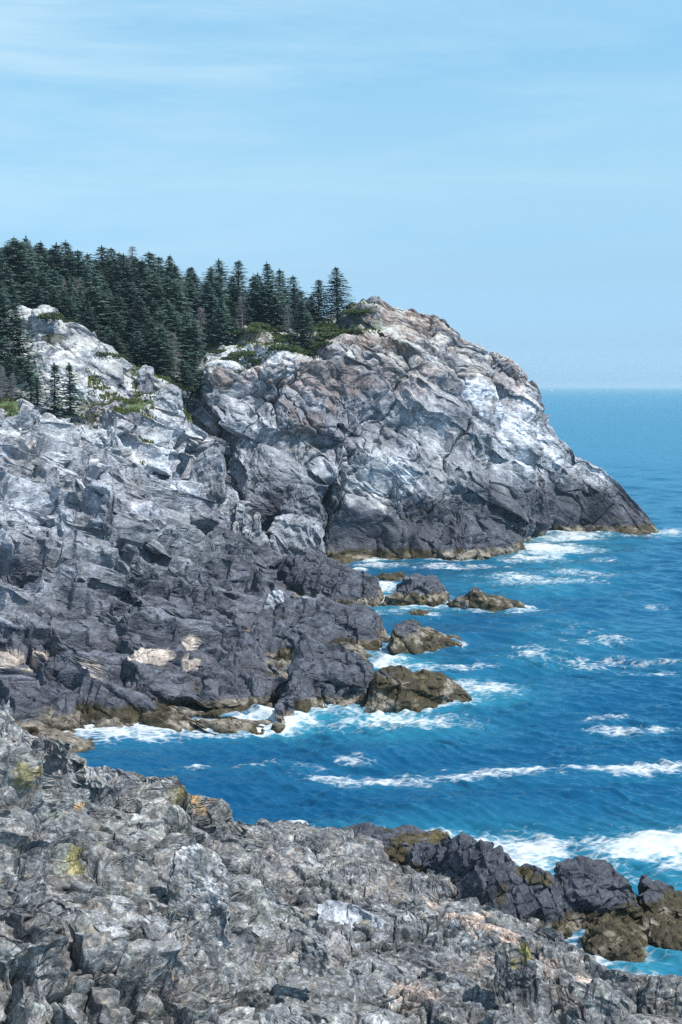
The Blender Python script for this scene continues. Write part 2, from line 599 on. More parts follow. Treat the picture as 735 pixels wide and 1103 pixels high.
f7 = [np.array([p[0] * 1.0 + (2 if i > 6 else 0), p[1] + (45 if i < 7 else 18), max(p[2] - (6 if i < 7 else 12), -2)]) for i, p in enumerate(f6)]
f7[-1] = np.array([f6[-1][0] + .5, 304, -2]); f7[-2] = np.array([f6[-2][0] + .5, 308, -2])
f8 = [np.array([p[0], p[1] + 60, -2.0]) for p in f7]
f8[-1][1] = 306; f8[-2][1] = 312; f8[-3][1] = 325
under = b.copy(); under[:, 1] -= 2.0; under[:, 2] = -3; under[-1] += [1.2, 1, 0]
ctrlA = np.array([under, b, f1, f2, f3, f4, f5, f6, f7, f8])
GA = loft(ctrlA, 1.15, rows=[.5, 1, 1, 1, 1, 1, 1, .35, .2])[:, :]
fadeA = np.ones(GA.shape[:2])
puA, pvA, _ = project(GA)
fadeA *= 1 - 0.72 * sstep(560, 690, puA)
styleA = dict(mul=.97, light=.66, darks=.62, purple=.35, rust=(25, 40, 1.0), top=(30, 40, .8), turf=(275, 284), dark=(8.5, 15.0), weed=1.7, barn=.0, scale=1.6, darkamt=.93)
patA = [(518, 415, (3, 3, 8), GUANO, .72, 1.5), (545, 440, (2.4, 4, 10), GUANO, .75, 1.6), (560, 465, (2.6, 4, 10), GUANO, .7, 1.6), (572, 430, (2, 4, 6), GUANO, .75, 1.3), (535, 495, (1.5, 3, 6), GUANO, .55, 1.4), (600, 500, (1.6, 4, 5), GUANO, .5, 1.5), (585, 475, (2.4, 4, 8), GUANO, .65, 1.6),
        (255, 385, (5, 7, 3.5), LIGHT * 1.3, .9, .8), (290, 382, (4, 6, 3), LIGHT * 1.2, .8, .9),
        (415, 500, (6, 6, 7), LIGHT * .85, .7, .9), (390, 520, (5, 6, 6), LIGHT * .8, .6, .9), (470, 480, (5, 6, 8), LIGHT * .8, .5, 1.0),
        (450, 350, (9, 8, 3), RUST * 1.15, .6, 1.2), (390, 365, (8, 8, 3), RUST * 1.25, .55, 1.2), (350, 410, (8, 8, 4), RUST, .5, 1.2), (330, 460, (4, 5, 6), RUST * .7, .5, 1.2), (240, 410, (2, 3, 3), RUST, .7, .8),
        (590, 540, (8, 8, 3.5), BLACK * 1.4, .55, .8), (628, 545, (6, 8, 4.5), BLACK * 1.4, .75, .6), (600, 525, (5, 6, 4), BLACK * 1.8, .5, .8)]
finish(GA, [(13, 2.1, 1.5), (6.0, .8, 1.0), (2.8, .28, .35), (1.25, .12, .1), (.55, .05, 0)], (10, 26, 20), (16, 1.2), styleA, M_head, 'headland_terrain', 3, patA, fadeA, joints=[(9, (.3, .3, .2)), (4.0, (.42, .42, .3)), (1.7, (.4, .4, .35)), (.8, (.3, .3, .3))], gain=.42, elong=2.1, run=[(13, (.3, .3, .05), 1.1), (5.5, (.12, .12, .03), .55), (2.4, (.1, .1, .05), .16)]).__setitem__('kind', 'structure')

# ================================================================== SHORE SLOPE
bu = [-100, 0, 75, 150, 222, 248, 300, 350, 388]
rowsB = []
rv = [([835, 825, 812, 806, 799, 795, 786, 770, 764], None),
      ([800, 792, 785, 775, 770, 768, 762, 752, 750], [117, 119, 122, 125, 127, 128, 132, 138, 138]),
      ([720, 722, 725, 725, 725, 725, 728, 736, 745], [130, 130, 131, 133, 135, 137, 139, 145, 143]),
      ([625, 632, 640, 655, 676, 685, 708, 722, 738], [147, 147, 149, 152, 154, 154, 153, 152, 147]),
      ([618, 625, 633, 650, 676, 686, 710, 722, 737], [160, 160, 162, 164, 165, 165, 161, 157, 151]),
      ([540, 550, 555, 562, 602, 615, 645, 660, 680], [176, 178, 180, 184, 190, 190, 189, 180, 171]),
      ([480, 490, 500, 515, 552, 570, 610, 628, 645], [190, 194, 198, 206, 218, 222, 222, 216, 207]),
      ([462, 462, 480, 500, 524, 552, 600, 616, 625], [200, 204, 211, 224, 238, 242, 238, 234, 228]),
      ([445, 440, 458, 449, 466, 522, 596, 611, 618], [204, 208, 216, 229, 242, 250, 250, 247, 240]),
      ([440, 434, 450, 443, 468, 520, 594, 610, 618], [220, 224, 232, 245, 256, 262, 262, 258, 250])]
for i, (vs, Ys) in enumerate(rv):
    if Ys is None:
        rowsB.append([W(u, v) for u, v in zip(bu, vs)])
    else:
        rowsB.append(rowpts(bu, vs, Ys))
ub = np.array(rowsB[0]); ub[:, 2] = -2.5; ub[:, 1] -= 1.2
last = np.array(rowsB[-1]); last[:, 1] += 18; last[:, 2] -= 4
ctrlB = np.array([ub] + rowsB + [last])
# right-hand end column rolls down into the water
endc = ctrlB[:, -1].copy(); endc[:, 0] += 2.5; endc[:, 2] = np.minimum(endc[:, 2] - 4, -1.5)
ctrlB = np.concatenate([ctrlB, endc[:, None]], 1)
GB = loft(ctrlB, 1.15, rows=[.5] + [1] * 9 + [.4])
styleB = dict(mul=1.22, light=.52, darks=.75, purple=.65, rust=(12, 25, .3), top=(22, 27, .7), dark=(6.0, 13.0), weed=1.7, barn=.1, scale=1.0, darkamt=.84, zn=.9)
patB = [(10, 705, (2.2, 3, .9), CREAM, .95, .8), (35, 712, (2.0, 3, .7), CREAM, .9, .9), (103, 717, (1.1, 2.2, .75), CREAM, .95, .6), (168, 703, (1.6, 3, .7), CREAM, .95, .8), (206, 695, (.8, 3, 1.3), CREAM, .95, .7), (205, 712, (1.0, 2, .8), CREAM, .9, .8),
        (150, 700, (.6, 1.5, .5), CREAM, .8, .8), (180, 488, (2.5, 5, 5), GUANO * .8, .8, 1.3), (165, 500, (2, 5, 4), GUANO * .8, .6, 1.3), (120, 475, (7, 8, 4), LIGHT, .7, 1.0), (50, 460, (8, 8, 3), LIGHT, .7, 1.0), (195, 470, (6, 8, 3), LIGHT, .8, .9),
        (150, 530, (6, 6, 3), RUST * .8, .35, 1.0), (190, 560, (5, 6, 5), LIGHT * .8, .5, 1.1), (220, 590, (5, 8, 4), LIGHT * .75, .45, 1.1)]
finish(GB, [(10, 1.7, 1.3), (4.6, .9, .8), (2.0, .34, .3), (.9, .13, .1), (.38, .045, 0)], (-8, 20, 24), (9, 1.1), styleB, M_mid, 'shore_terrain', 9, patB, .4 + .6 * sstep(.5, 5.5, GB[..., 2]), joints=[(8, (.45, .45, .6)), (3.4, (.55, .55, .7)), (1.4, (.5, .5, .6))], gain=.85, run=[(5.2, (.5, .5, .4), .55), (1.9, (.6, .6, .55), .25), (.8, (.5, .5, .5), .07)])['kind'] = 'structure'

# ================================================================== WOODED HILL
du = [-140, -60, 0, 40, 80, 110, 150, 190, 207, 260, 330]
D0 = rowpts(du, [470, 455, 448, 462, 468, 470, 462, 460, 470, 470, 470], [208, 212, 216, 220, 224, 228, 234, 244, 262, 290, 296])
D1 = rowpts(du, [440, 435, 430, 438, 442, 442, 438, 444, 440, 420, 420], [222, 226, 230, 233, 236, 240, 246, 252, 266, 292, 298])
D2 = rowpts(du, [420, 410, 400, 392, 400, 412, 420, 432, 425, 395, 395], [238, 238, 240, 241, 243, 246, 250, 255, 270, 294, 300])
D3 = rowpts(du, [385, 370, 350, 333, 347, 366, 394, 424, 415, 385, 380], [248, 250, 252, 254, 255, 256, 257, 258, 274, 298, 303])
for D_ in (D0, D1, D2, D3):
    D_[8][2] = 22; D_[9][2] = 8; D_[10][2] = 5
D4 = [P(u, 400, 268) for u in du]
for p, z in zip(D4, [44, 44, 43.5, 43, 40, 37.5, 34.5, 31.5, 29, 12, 10]): p[2] = z
D4b = [P(u, 400, 284) for u in du]
for p, z in zip(D4b, [49, 48.5, 48, 47, 44, 42, 39, 37, 33, 26, 28]): p[2] = z
D5 = [P(u, 400, 302) for u in du]
for p, z in zip(D5, [52, 51.5, 51, 50.5, 49, 48, 46.5, 44.5, 42, 40, 39]): p[2] = z
D6 = [P(u, 400, 328) for u in du]
for p, z in zip(D6, [54.5, 54, 53.5, 53, 52, 51.5, 51, 50.5, 50.5, 49.5, 47]): p[2] = z
D7 = [P(u, 400, 372) for u in du]
for p, z in zip(D7, [52, 52, 52, 51, 50, 50, 49, 48, 48, 46, 43]): p[2] = z
D8 = [np.array([p[0], p[1] + 90, 20]) for p in D7]
ctrlD = np.array([D0, D1, D2, D3, D4, D4b, D5, D6, D7, D8])
GD = loft(ctrlD, 1.5, rows=[1, 1, 1, .6, .4, .4, .3, .15, .1])
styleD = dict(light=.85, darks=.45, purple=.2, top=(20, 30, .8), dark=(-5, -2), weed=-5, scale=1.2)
puD, pvD, _ = project(GD)
earth = sstep(258.5, 262, GD[..., 1]) * (1 - sstep(184, 198, puD) * (1 - sstep(276, 280, GD[..., 1])))
fadeD = 1 - .6 * earth
# forest floor is brown-green duff, hump is pale rock
finish_D = finish(GD, [(11, 1.5, .9), (4.5, .95, .6), (1.9, .5, .25), (.8, .2, 0)], (25, 30, 10), (7, 1.8), styleD, M_head, 'hill_terrain', 21,
                  [(125, 440, (6, 6, 1.6), (.085, .115, .04), .95, .35), (188, 447, (4, 5, 1.1), (.06, .1, .035), .95, .35), (150, 436, (4, 5, 1.3), (.07, .11, .04), .9, .4), (55, 362, (2.2, 3, 1.5), (.05, .06, .03), .8, .5), (100, 435, (4, 4, 1), (.085, .08, .045), .8, .7), (8, 432, (2, 3, 1), (.09, .1, .045), .8, .6), (150, 400, (3, 3, 1), (.055, .065, .03), .7, .8)], fadeD, joints=[(7, (.3, .3, .4)), (3, (.5, .5, .6)), (1.2, (.6, .6, .7))], gain=.6)
finish_D['kind'] = 'structure'
a = finish_D.data.attributes['tone']
buf = np.empty(len(finish_D.data.vertices) * 4, F32); a.data.foreach_get('color', buf)
buf = buf.reshape(-1, 4)
e = earth.reshape(-1, 1)
nzD = fbm(GD.reshape(-1, 3) / 4, 3, 5)[:, None]
turf = np.array([[.055, .06, .03]]) * (1 + .5 * nzD)
buf[:, :3] = buf[:, :3] * (1 - e) + turf * e
a.data.foreach_set('color', buf.ravel())

# ================================================================== FOREGROUND
cu = [-60, 0, 30, 60, 75, 100, 130, 170, 215, 240, 270, 300, 330, 363, 400, 440, 480, 520, 560, 605, 655, 683, 705, 735, 790]
cv = [776, 778, 781, 797, 817, 838, 834, 841, 851, 868, 894, 899, 898, 908, 925, 945, 963, 980, 1000, 1022, 1034, 1042, 1048, 1052, 1046]
cY = [69, 71, 72.5, 75, 76, 78, 79.5, 82, 84.5, 86, 89, 90, 90, 88, 85, 82, 79, 76.5, 74, 70.5, 69, 68, 67.5, 67.5, 68]
nY = [50, 52, 52.3, 52.6, 52.8, 53, 53.3, 53.8, 54.2, 54.5, 54.8, 55, 55.2, 55.4, 55.6, 55.8, 56, 56.2, 56.5, 57, 57.4, 57.6, 57.8, 58, 58.3]
rowsC = []
NR = 7
for k in range(NR):
    t = k / (NR - 1)
    row = []
    for u, v, Y, y0 in zip(cu, cv, cY, nY):
        vv = 1180 + (v - 1180) * t
        iY = (1 / y0) + (1 / Y - 1 / y0) * t
        bul = 0.035 * math.sin(math.pi * t) * (1 if u < 300 else .5)
        row.append(P(u, vv, 1 / iY * (1 - bul)))
    rowsC.append(row)
fr = np.array(rowsC[0]).copy(); fr[:, 1] -= 9; fr[:, 2] -= 6
bk1 = np.array(rowsC[-1]).copy(); bk1[:, 1] += 2.0; bk1[:, 2] -= 1.2
for i_, u_ in enumerate(cu):
    if 290 < u_ < 640:
        bk1[i_] += [0, 4.5, .3]
bk2 = np.array(rowsC[-1]).copy(); bk2[:, 1] = np.maximum(bk2[:, 1] + 6.5, bk1[:, 1] + 2); bk2[:, 2] = np.minimum(bk2[:, 2] - 6, -1.5)
bk3 = bk2.copy(); bk3[:, 1] += 3; bk3[:, 2] = -3
ctrlC = np.array([fr] + rowsC + [bk1, bk2, bk3])
GC = loft(ctrlC, 1.2, rows=[.3] + [1] * (NR - 1) + [.6, .4, .2])
puC, pvC, _ = project(GC)
fadeC = 1 - .45 * sstep(230, 330, puC)
styleC = dict(mul=.67, specks=.42, browns=.22, light=.62, darks=1.0, purple=.25, green=.45, dark=(-.5, 3.2), weed=.6, scale=.42, darkamt=.6, zn=.4)
patC = [(520, 992, (1.3, 2.2, .4), PINK, .95, .5), (550, 1008, (.6, 1.4, .35), PINK, .9, .5), (468, 969, (.45, 1, .3), PINK, .9, .5), (488, 982, (.5, 1, .3), PINK * 1.05, .9, .5),
        (634, 1052, (.75, 1.2, .55), PINK, .9, .5), (590, 1040, (.7, 1, .4), PINK * .9, .5, .8), (440, 1072, (1.3, 1.2, .5), PINK * .9, .6, 1.1), (520, 1030, (1.0, 1, .35), PINK * .9, .5, 1.1),
        (215, 862, (.7, 1.5, .5), ORANGE, .75, 1.1), (200, 858, (1.2, 1.8, .6), YELLOW, .6, 1.1), (80, 926, (.5, .8, .9), YELLOW, .7, .9), (30, 835, (.6, 1, .7), YELLOW, .7, .9), (70, 930, (.3, .6, .4), GREENB * 1.2, .7, .8), (88, 868, (.35, .5, .2), ORANGE, .8, .6),
        (110, 970, (.6, .7, .35), CREAM * .8, .6, 1.0), (195, 930, (1.2, 1.4, 1.0), LIGHT * .8, .6, .9), (20, 790, (2.4, 3, 1.2), LIGHT * .9, .75, .8), (150, 880, (3, 3, 1), LIGHT * .7, .6, 1.1), (340, 930, (1.6, 2, .6), LIGHT * .8, .6, 1.0), (320, 915, (.6, 1, .3), PINK * .9, .6, .8)]
finish(GC, [(5.5, 1.3, 1.6), (2.3, .62, 1.0), (.95, .24, .42), (.42, .08, .12), (.17, .02, 0)], (-6, 16, 28), (6, .35), styleC, M_near, 'foreground_terrain', 33, patC, fadeC, joints=[], gain=.42, run=[(4.4, (.6, .6, .5), .6), (1.8, (.6, .6, .6), .42), (.8, (.6, .6, .65), .2), (.36, (.45, .45, .45), .05)])['kind'] = 'structure'


# ================================================================== ROCKS THAT STAND BY THEMSELVES
def ridge_rock(name, label, cat, cols, depth, style, mat, scales, Y0=None, seed=0, group=None, patches=(), res=1.15, sub=1.5, bulge=.75, kind=None, lean=.5, keep=False):
    """a rock between its waterline (or foot) and its crest; cols = (u, v crest, v foot)"""
    us = [c[0] for c in cols]
    n = len(cols)
    foot, mid, crest, back, und, crest2 = [], [], [], [], [], []
    for i, (u, vt, vb) in enumerate(cols):
        p = W(u, vb) if Y0 is None else P(u, vb, Y0)
        e = math.sin(math.pi * (i + .4) / (n - .2)) ** .6
        d = max(depth * e, .25)
        c = P(u, vt, p[1] + d * lean)
        m = P(u, vb + (vt - vb) * .55, p[1] + d * lean * (1 - bulge) + .02)
        foot.append(p); mid.append(m); crest.append(c)
        und.append(np.array([p[0], p[1] - .3, p[2] - sub]))
        c2 = c.copy(); c2[1] += d * .35; c2[2] = p[2] + (c[2] - p[2]) * .82; crest2.append(c2)
        back.append(np.array([p[0] * (1 + d / p[1]), p[1] + d * 1.15, p[2] - sub]))
    ctrl = np.array([und, foot, mid, crest, crest2, back])
    # close the two ends
    a0 = ctrl[:, 0].mean(0); a1 = ctrl[:, -1].mean(0)
    a0[2] = min(a0[2], foot[0][2] - .3); a1[2] = min(a1[2], foot[-1][2] - .3)
    e0 = np.repeat(a0[None], 6, 0) * .7 + ctrl[:, 0] * .3
    e1 = np.repeat(a1[None], 6, 0) * .7 + ctrl[:, -1] * .3
    e0[:, 0] -= .05; e1[:, 0] += .05
    ctrl = np.concatenate([e0[:, None], ctrl, e1[:, None]], 1)
    G = loft(ctrl, res, rows=[.5, 1, 1, .8, .5])
    o = finish(G, scales, (20, 25, 15 + seed * 13), (4, .8), style, mat, name, seed, patches, None, 'thing' if kind is None else None, keep=keep, joints=[(scales[0][0] * .13, (.25, .25, .25))], gain=.6, run=[(scales[0][0] * .75, (.3, .3, .2), .045 * scales[0][0]), (scales[0][0] * .3, (.45, .45, .4), .02 * scales[0][0]), (scales[0][0] * .13, (.4, .4, .4), .005 * scales[0][0])])
    if kind:
        o['kind'] = kind
    else:
        tag(o, label, cat, group)
    return o


SC = lambda L, a=1: [(L, .14 * L * a, .12 * L), (L * .45, .06 * L * a, .06 * L), (L * .2, .017 * L * a, .02 * L), (L * .09, .005 * L * a, 0)]
sea = dict(light=.2, darks=.6, purple=.2, dark=(6, 9), weed=2.2, barn=-.05, scale=.8, darkamt=.9)
def S(**k):
    d = dict(sea); d.update(k); return d

ridge_rock('sea_rock', 'domed dark sea rock with a brown weedy lobe at its shoreward side', 'rock',
           [(412, 650, 652), (416, 641, 653), (425, 636, 653.5), (434, 629, 654), (444, 619, 654), (461, 618, 654), (473, 624, 653), (480, 635, 652), (485, 648, 650)], 7, S(weed=2.0), M_mid, SC(3.0), seed=51)
ridge_rock('sea_rock', 'low brown sea rock with a peak and a long tail, farthest out in the water', 'rock',
           [(484, 651, 654), (497, 641, 656), (509, 633, 657), (516, 634, 657.5), (530, 642, 657.5), (548, 647, 657), (563, 650, 656.5), (572, 654, 656)], 5.5, S(weed=3.2, barn=-.3), M_mid, SC(2.4), seed=52)
ridge_rock('sea_rock', 'smallest brown sea rock, a flat hump just awash below the domed dark rock', 'rock',
           [(440, 661, 663), (447, 657, 664), (458, 658, 664.5), (465, 662, 664)], 2.0, S(weed=3, barn=-.3), M_mid, SC(1.3), seed=53)
ridge_rock('sea_rock', 'sloping brown sea rock with a pale barnacled front beside the middle spur of shore', 'rock',
           [(414, 700, 703), (419, 690, 705), (426, 677, 706), (438, 668, 705), (450, 670, 703), (464, 680, 700), (479, 684, 697), (494, 689, 695), (500, 692, 694)], 6.5, S(weed=2.6, barn=.05), M_mid, SC(2.6), seed=54)
ridge_rock('sea_rock', 'broad flat-topped sea rock covered in yellow-brown weed at the end of the near spur', 'rock',
           [(392, 764, 768), (398, 749, 769), (402, 734, 769), (408, 722, 769), (425, 721, 769), (443, 723, 768), (461, 726, 766), (470, 728, 764), (488, 734, 762), (498, 743, 760), (504, 755, 758)], 7.5, S(weed=3.4, barn=-.15), M_mid, SC(2.8), seed=55)
ridge_rock('sea_rock', 'small low rock showing in the channel behind the domed dark sea rock', 'rock',
           [(405, 621, 627), (412, 618, 628), (425, 617, 628), (434, 616, 627), (441, 622, 626)], 4, S(weed=2.4), M_mid, SC(2.0), seed=56)
dk = dict(light=.3, darks=.7, purple=.35, dark=(5.5, 11), weed=1.4, barn=.2, scale=.9, darkamt=.92)
ridge_rock('rock_spur', 'farthest dark rock spur running from the slope into the cove under the cliff', 'rock spur',
           [(290, 606, 640), (315, 600, 648), (330, 596, 652), (345, 598, 655), (365, 606, 657), (384, 613, 657), (400, 619, 656), (411, 626, 651), (415, 640, 646)], 18, dk, M_mid, SC(5), seed=61, sub=3)
ridge_rock('rock_spur', 'middle dark rounded rock spur with a barnacled foot between two channels', 'rock spur',
           [(270, 668, 720), (295, 655, 716), (320, 646, 713), (345, 641, 710), (365, 648, 708), (385, 656, 706), (405, 667, 703), (417, 679, 699), (423, 690, 696)], 17, dk, M_mid, SC(5), seed=62, sub=3)
ridge_rock('rock_spur', 'nearest dark rock spur sloping down to the broad weedy sea rock', 'rock spur',
           [(288, 778, 784), (294, 764, 784), (301, 742, 783), (309, 716, 781), (317, 698, 779), (325, 690, 776), (350, 697, 769), (375, 707, 766), (392, 719, 764), (401, 735, 761)], 13, dk, M_mid, SC(5), seed=63, sub=3, bulge=.85)
bo = dict(light=.6, darks=.5, purple=.3, dark=(-2, 2), weed=-5, scale=.9)
BM = lambda **k: dict(bo, **k)
ridge_rock('boulder', 'pale upright boulder standing against the dark middle spur', 'boulder', [(283, 660, 672), (286, 645, 676), (293, 638, 678), (301, 637, 677), (307, 648, 674), (309, 662, 670)], 2.5, BM(), M_mid, SC(2), Y0=166, seed=71)
ridge_rock('boulder', 'large smooth grey boulder lying at the foot of the big cliff by the cove', 'boulder', [(288, 570, 590), (294, 558, 596), (310, 554, 600), (330, 556, 602), (344, 562, 602), (350, 580, 600)], 7, BM(light=.45, darks=.6, dark=(2, 9), darkamt=.3), M_mid, SC(3.5), Y0=245, seed=72)
ridge_rock('boulder', 'dark squarish boulder leaning against the cliff above the large smooth one', 'boulder', [(303, 545, 560), (306, 526, 562), (315, 521, 563), (332, 523, 563), (343, 533, 562), (347, 552, 560)], 6, BM(light=.1, darks=.9, dark=(20, 25), darkamt=.6), M_mid, SC(3.5), Y0=249, seed=73)
ridge_rock('boulder', 'big angular grey boulder perched beside the dark gully', 'boulder', [(202, 510, 532), (208, 496, 536), (222, 482, 537), (233, 478, 536), (239, 492, 533), (241, 515, 530)], 6, BM(), M_mid, SC(3), Y0=234, seed=74)
ridge_rock('boulder', 'rounded pale boulder on the grassy shelf beneath the trees', 'boulder', [(165, 438, 443), (168, 425, 444), (176, 416, 445), (186, 414, 445), (194, 421, 445), (199, 436, 443)], 5, BM(light=.8), M_mid, SC(2.5), Y0=243, seed=75)
ridge_rock('boulder', 'small pale boulder above the grassy shelf at the end of the hump', 'boulder', [(147, 408, 412), (150, 397, 414), (157, 393, 414), (164, 397, 413), (167, 407, 412)], 3, BM(light=.8), M_mid, SC(2), Y0=251, seed=76)
# talus in the gully
for k, (u, v, w_) in enumerate([(246, 540, 11), (258, 548, 9), (252, 556, 12), (266, 560, 10), (262, 570, 8), (275, 568, 12), (240, 550, 8), (270, 578, 9), (284, 580, 10), (254, 565, 7), (247, 530, 7), (277, 556, 7)]):
    ridge_rock('talus_stone', 'grey angular stone in the rubble filling the gully bottom', 'stone',
               [(u - w_ / 2, v - 1, v + 3), (u - w_ * .3, v - w_ * .5, v + 4), (u + w_ * .1, v - w_ * .6, v + 4), (u + w_ / 2, v - w_ * .2, v + 3)], 2.2, BM(), M_mid, SC(1.4), Y0=239 + (k % 3), seed=80 + k, group='rubble stones in the gully')
# near sea rocks
nr = dict(light=.12, darks=.7, purple=.15, dark=(8, 12), weed=1.0, barn=-.25, scale=.5, darkamt=.92, mul=.8)
NRS = lambda **k: dict(nr, **k)
ridge_rock('sea_rock', 'long low black rock with yellow weed along its crest at the near surf', 'rock',
           [(335, 901, 925), (350, 900, 930), (363, 901, 933), (380, 897, 935), (402, 894, 935), (440, 898, 935), (470, 902, 930), (495, 909, 922), (512, 916, 920)], 7, NRS(), M_wet, SC(1.8), seed=101,
           patches=[(470, 904, (1.6, 2, .3), WEEDY * 1.2, .9, .8), (450, 903, (1.4, 2, .25), WEEDY, .8, .9), (385, 918, (1.2, 1.5, .3), WEEDY, .5, 1.0)])
ridge_rock('sea_rock', 'largest black sea rock with weed in its cleft at the foot of the grey slabs', 'rock',
           [(440, 918, 950), (446, 914, 958), (456, 911, 966), (490, 909, 984), (523, 912, 1003), (548, 926, 1010), (572, 939, 1014), (595, 951, 1014), (612, 984, 1006)], 7.5, NRS(), M_wet, SC(2.2), seed=102, bulge=.6,
           patches=[(560, 934, (.9, 1.0, .22), WEEDY * 1.2, .85, .9), (582, 945, (.8, 1.0, .22), WEEDY, .8, .9), (540, 965, (.3, .8, .6), WEEDY, .6, .9)])
ridge_rock('sea_rock', 'steep black domed sea rock standing in front of the white surf', 'rock',
           [(592, 968, 1000), (597, 948, 1004), (609, 936, 1006), (630, 930, 1006), (655, 935, 1004), (677, 950, 1001), (692, 968, 997), (712, 986, 993)], 6, NRS(), M_wet, SC(2.2), seed=103)
ridge_rock('sea_rock', 'black sea rock with a pointed tip at the edge of the surf', 'rock',
           [(684, 978, 990), (691, 963, 993), (698, 948, 995), (706, 951, 996), (716, 955, 996), (735, 967, 997), (755, 975, 999), (775, 990, 999)], 5, NRS(), M_wet, SC(1.8), seed=104)
ridge_rock('sea_rock', 'low brown weed-covered rock sitting at the waterline below the steep black dome', 'rock',
           [(630, 1018, 1030), (640, 1002, 1034), (661, 996, 1036), (688, 1003, 1033), (705, 1019, 1028), (714, 1026, 1028)], 4.5, NRS(weed=3.2), M_wet, SC(1.5), seed=105)
ridge_rock('sea_rock', 'flat brown weedy rock lying below the pointed black sea rock', 'rock',
           [(688, 1004, 1014), (700, 994, 1019), (720, 993, 1023), (745, 996, 1025), (770, 1003, 1024), (785, 1012, 1020)], 4.5, NRS(weed=3.0), M_wet, SC(1.5), seed=106)
cs = dict(styleC); cs.update(dark=(-5, -3), weed=-5)
CS = lambda **k: dict(cs, **k)
ridge_rock('standing_stone', 'dark upright stone slab with yellow lichen on its edge amid grey slabs', 'stone',
           [(533, 1045, 1060), (537, 1025, 1064), (543, 1014, 1066), (551, 1017, 1067), (560, 1018, 1067), (568, 1013, 1066), (576, 1030, 1064), (579, 1050, 1060)], 1.4, CS(darks=1, light=.1, mul=.55, specks=.15), M_near, SC(.8), Y0=64.2, seed=111, sub=.8,
           patches=[(569, 1025, (.3, .6, .7), YELLOW * 1.1, .9, .5), (556, 1040, (.3, .6, .4), YELLOW * .8, .6, .7)])
ridge_rock('boulder', 'grey rounded boulder wedged in the near rocks above a dark hole', 'boulder', [(322, 1022, 1032), (326, 1012, 1036), (337, 1007, 1038), (348, 1011, 1037), (353, 1022, 1033)], 1.0, CS(light=.5), M_near, SC(.7), Y0=64, seed=112, sub=.5)
ridge_rock('boulder', 'dark wedge-shaped boulder lying on the near slope below the pale block', 'boulder', [(128, 1012, 1022), (136, 998, 1026), (150, 991, 1028), (164, 998, 1025), (172, 1012, 1020)], 1.2, CS(darks=1, light=.1, mul=.5, specks=.1), M_near, SC(.8), Y0=61.5, seed=113, sub=.5)
ridge_rock('boulder', 'dark blocky boulder set just above the wedge-shaped one on the near slope', 'boulder', [(131, 985, 993), (134, 972, 997), (146, 964, 998), (160, 971, 996), (166, 985, 991)], 1.1, CS(darks=1, light=.1, mul=.5, specks=.1), M_near, SC(.8), Y0=63.5, seed=114, sub=.5)
ridge_rock('boulder', 'large pale block with a flat face jutting from the middle of the near slope', 'boulder', [(182, 975, 985), (184, 925, 996), (196, 912, 1002), (225, 915, 1004), (242, 935, 1000), (246, 975, 990)], 2.0, CS(light=.9, darks=.2, mul=.85), M_near, SC(1.1, .7), Y0=66.5, seed=115, sub=.8)
ridge_rock('boulder', 'rounded grey boulder at the water edge on the corner of the grey slabs', 'boulder', [(630, 1078, 1086), (634, 1062, 1090), (645, 1055, 1092), (658, 1060, 1092), (668, 1074, 1090), (672, 1088, 1092)], 1.3, CS(), M_near, SC(.8), Y0=62.5, seed=116, sub=.6)
ridge_rock('boulder', 'dark grey boulder half out of view at the corner beside the turquoise inlet', 'boulder', [(690, 1080, 1090), (696, 1062, 1096), (708, 1052, 1099), (728, 1050, 1100), (750, 1056, 1100), (768, 1075, 1096)], 2.0, CS(darks=1, light=.2), M_near, SC(1.0), Y0=65, seed=117, sub=.8)

ridge_rock('quartz_rock', 'smooth white quartz slab lying in the grey ledge', 'rock', [(343, 977, 983), (350, 971, 990), (362, 970, 995), (380, 975, 999), (398, 984, 1000), (411, 992, 998)], 1.3, dict(light=1, darks=.1, purple=0, dark=(-5, -3), weed=-5, mul=1.85, scale=.6), M_wet, SC(1.2, .45), Y0=73.5, seed=118, sub=.5, bulge=.3, lean=.8)

TURF = dict(light=0, darks=0, purple=0, dark=(-5, -3), weed=-5, scale=1)
for cols_, Y0_, dp_, sd_ in (([(90, 446, 451), (100, 437, 454), (118, 432, 455), (140, 432, 454), (160, 437, 451), (170, 446, 450)], 236, 10, 131), ([(170, 448, 453), (178, 441, 456), (190, 440, 456), (206, 449, 454)], 244, 8, 132), ([(-12, 436, 440), (0, 431, 443), (12, 431, 443), (22, 438, 441)], 216, 8, 133)):
    ridge_rock('turf', None, None, cols_, dp_, TURF, M_mid, [(2.5, .12, 0), (1.1, .06, 0)], Y0=Y0_, seed=sd_, sub=1.2, kind='stuff', keep=True, lean=.9,
               patches=[(cols_[len(cols_) // 2][0], cols_[len(cols_) // 2][1] + 6, (40, 40, 20), np.array([.075, .105, .04]), 1, .02)])

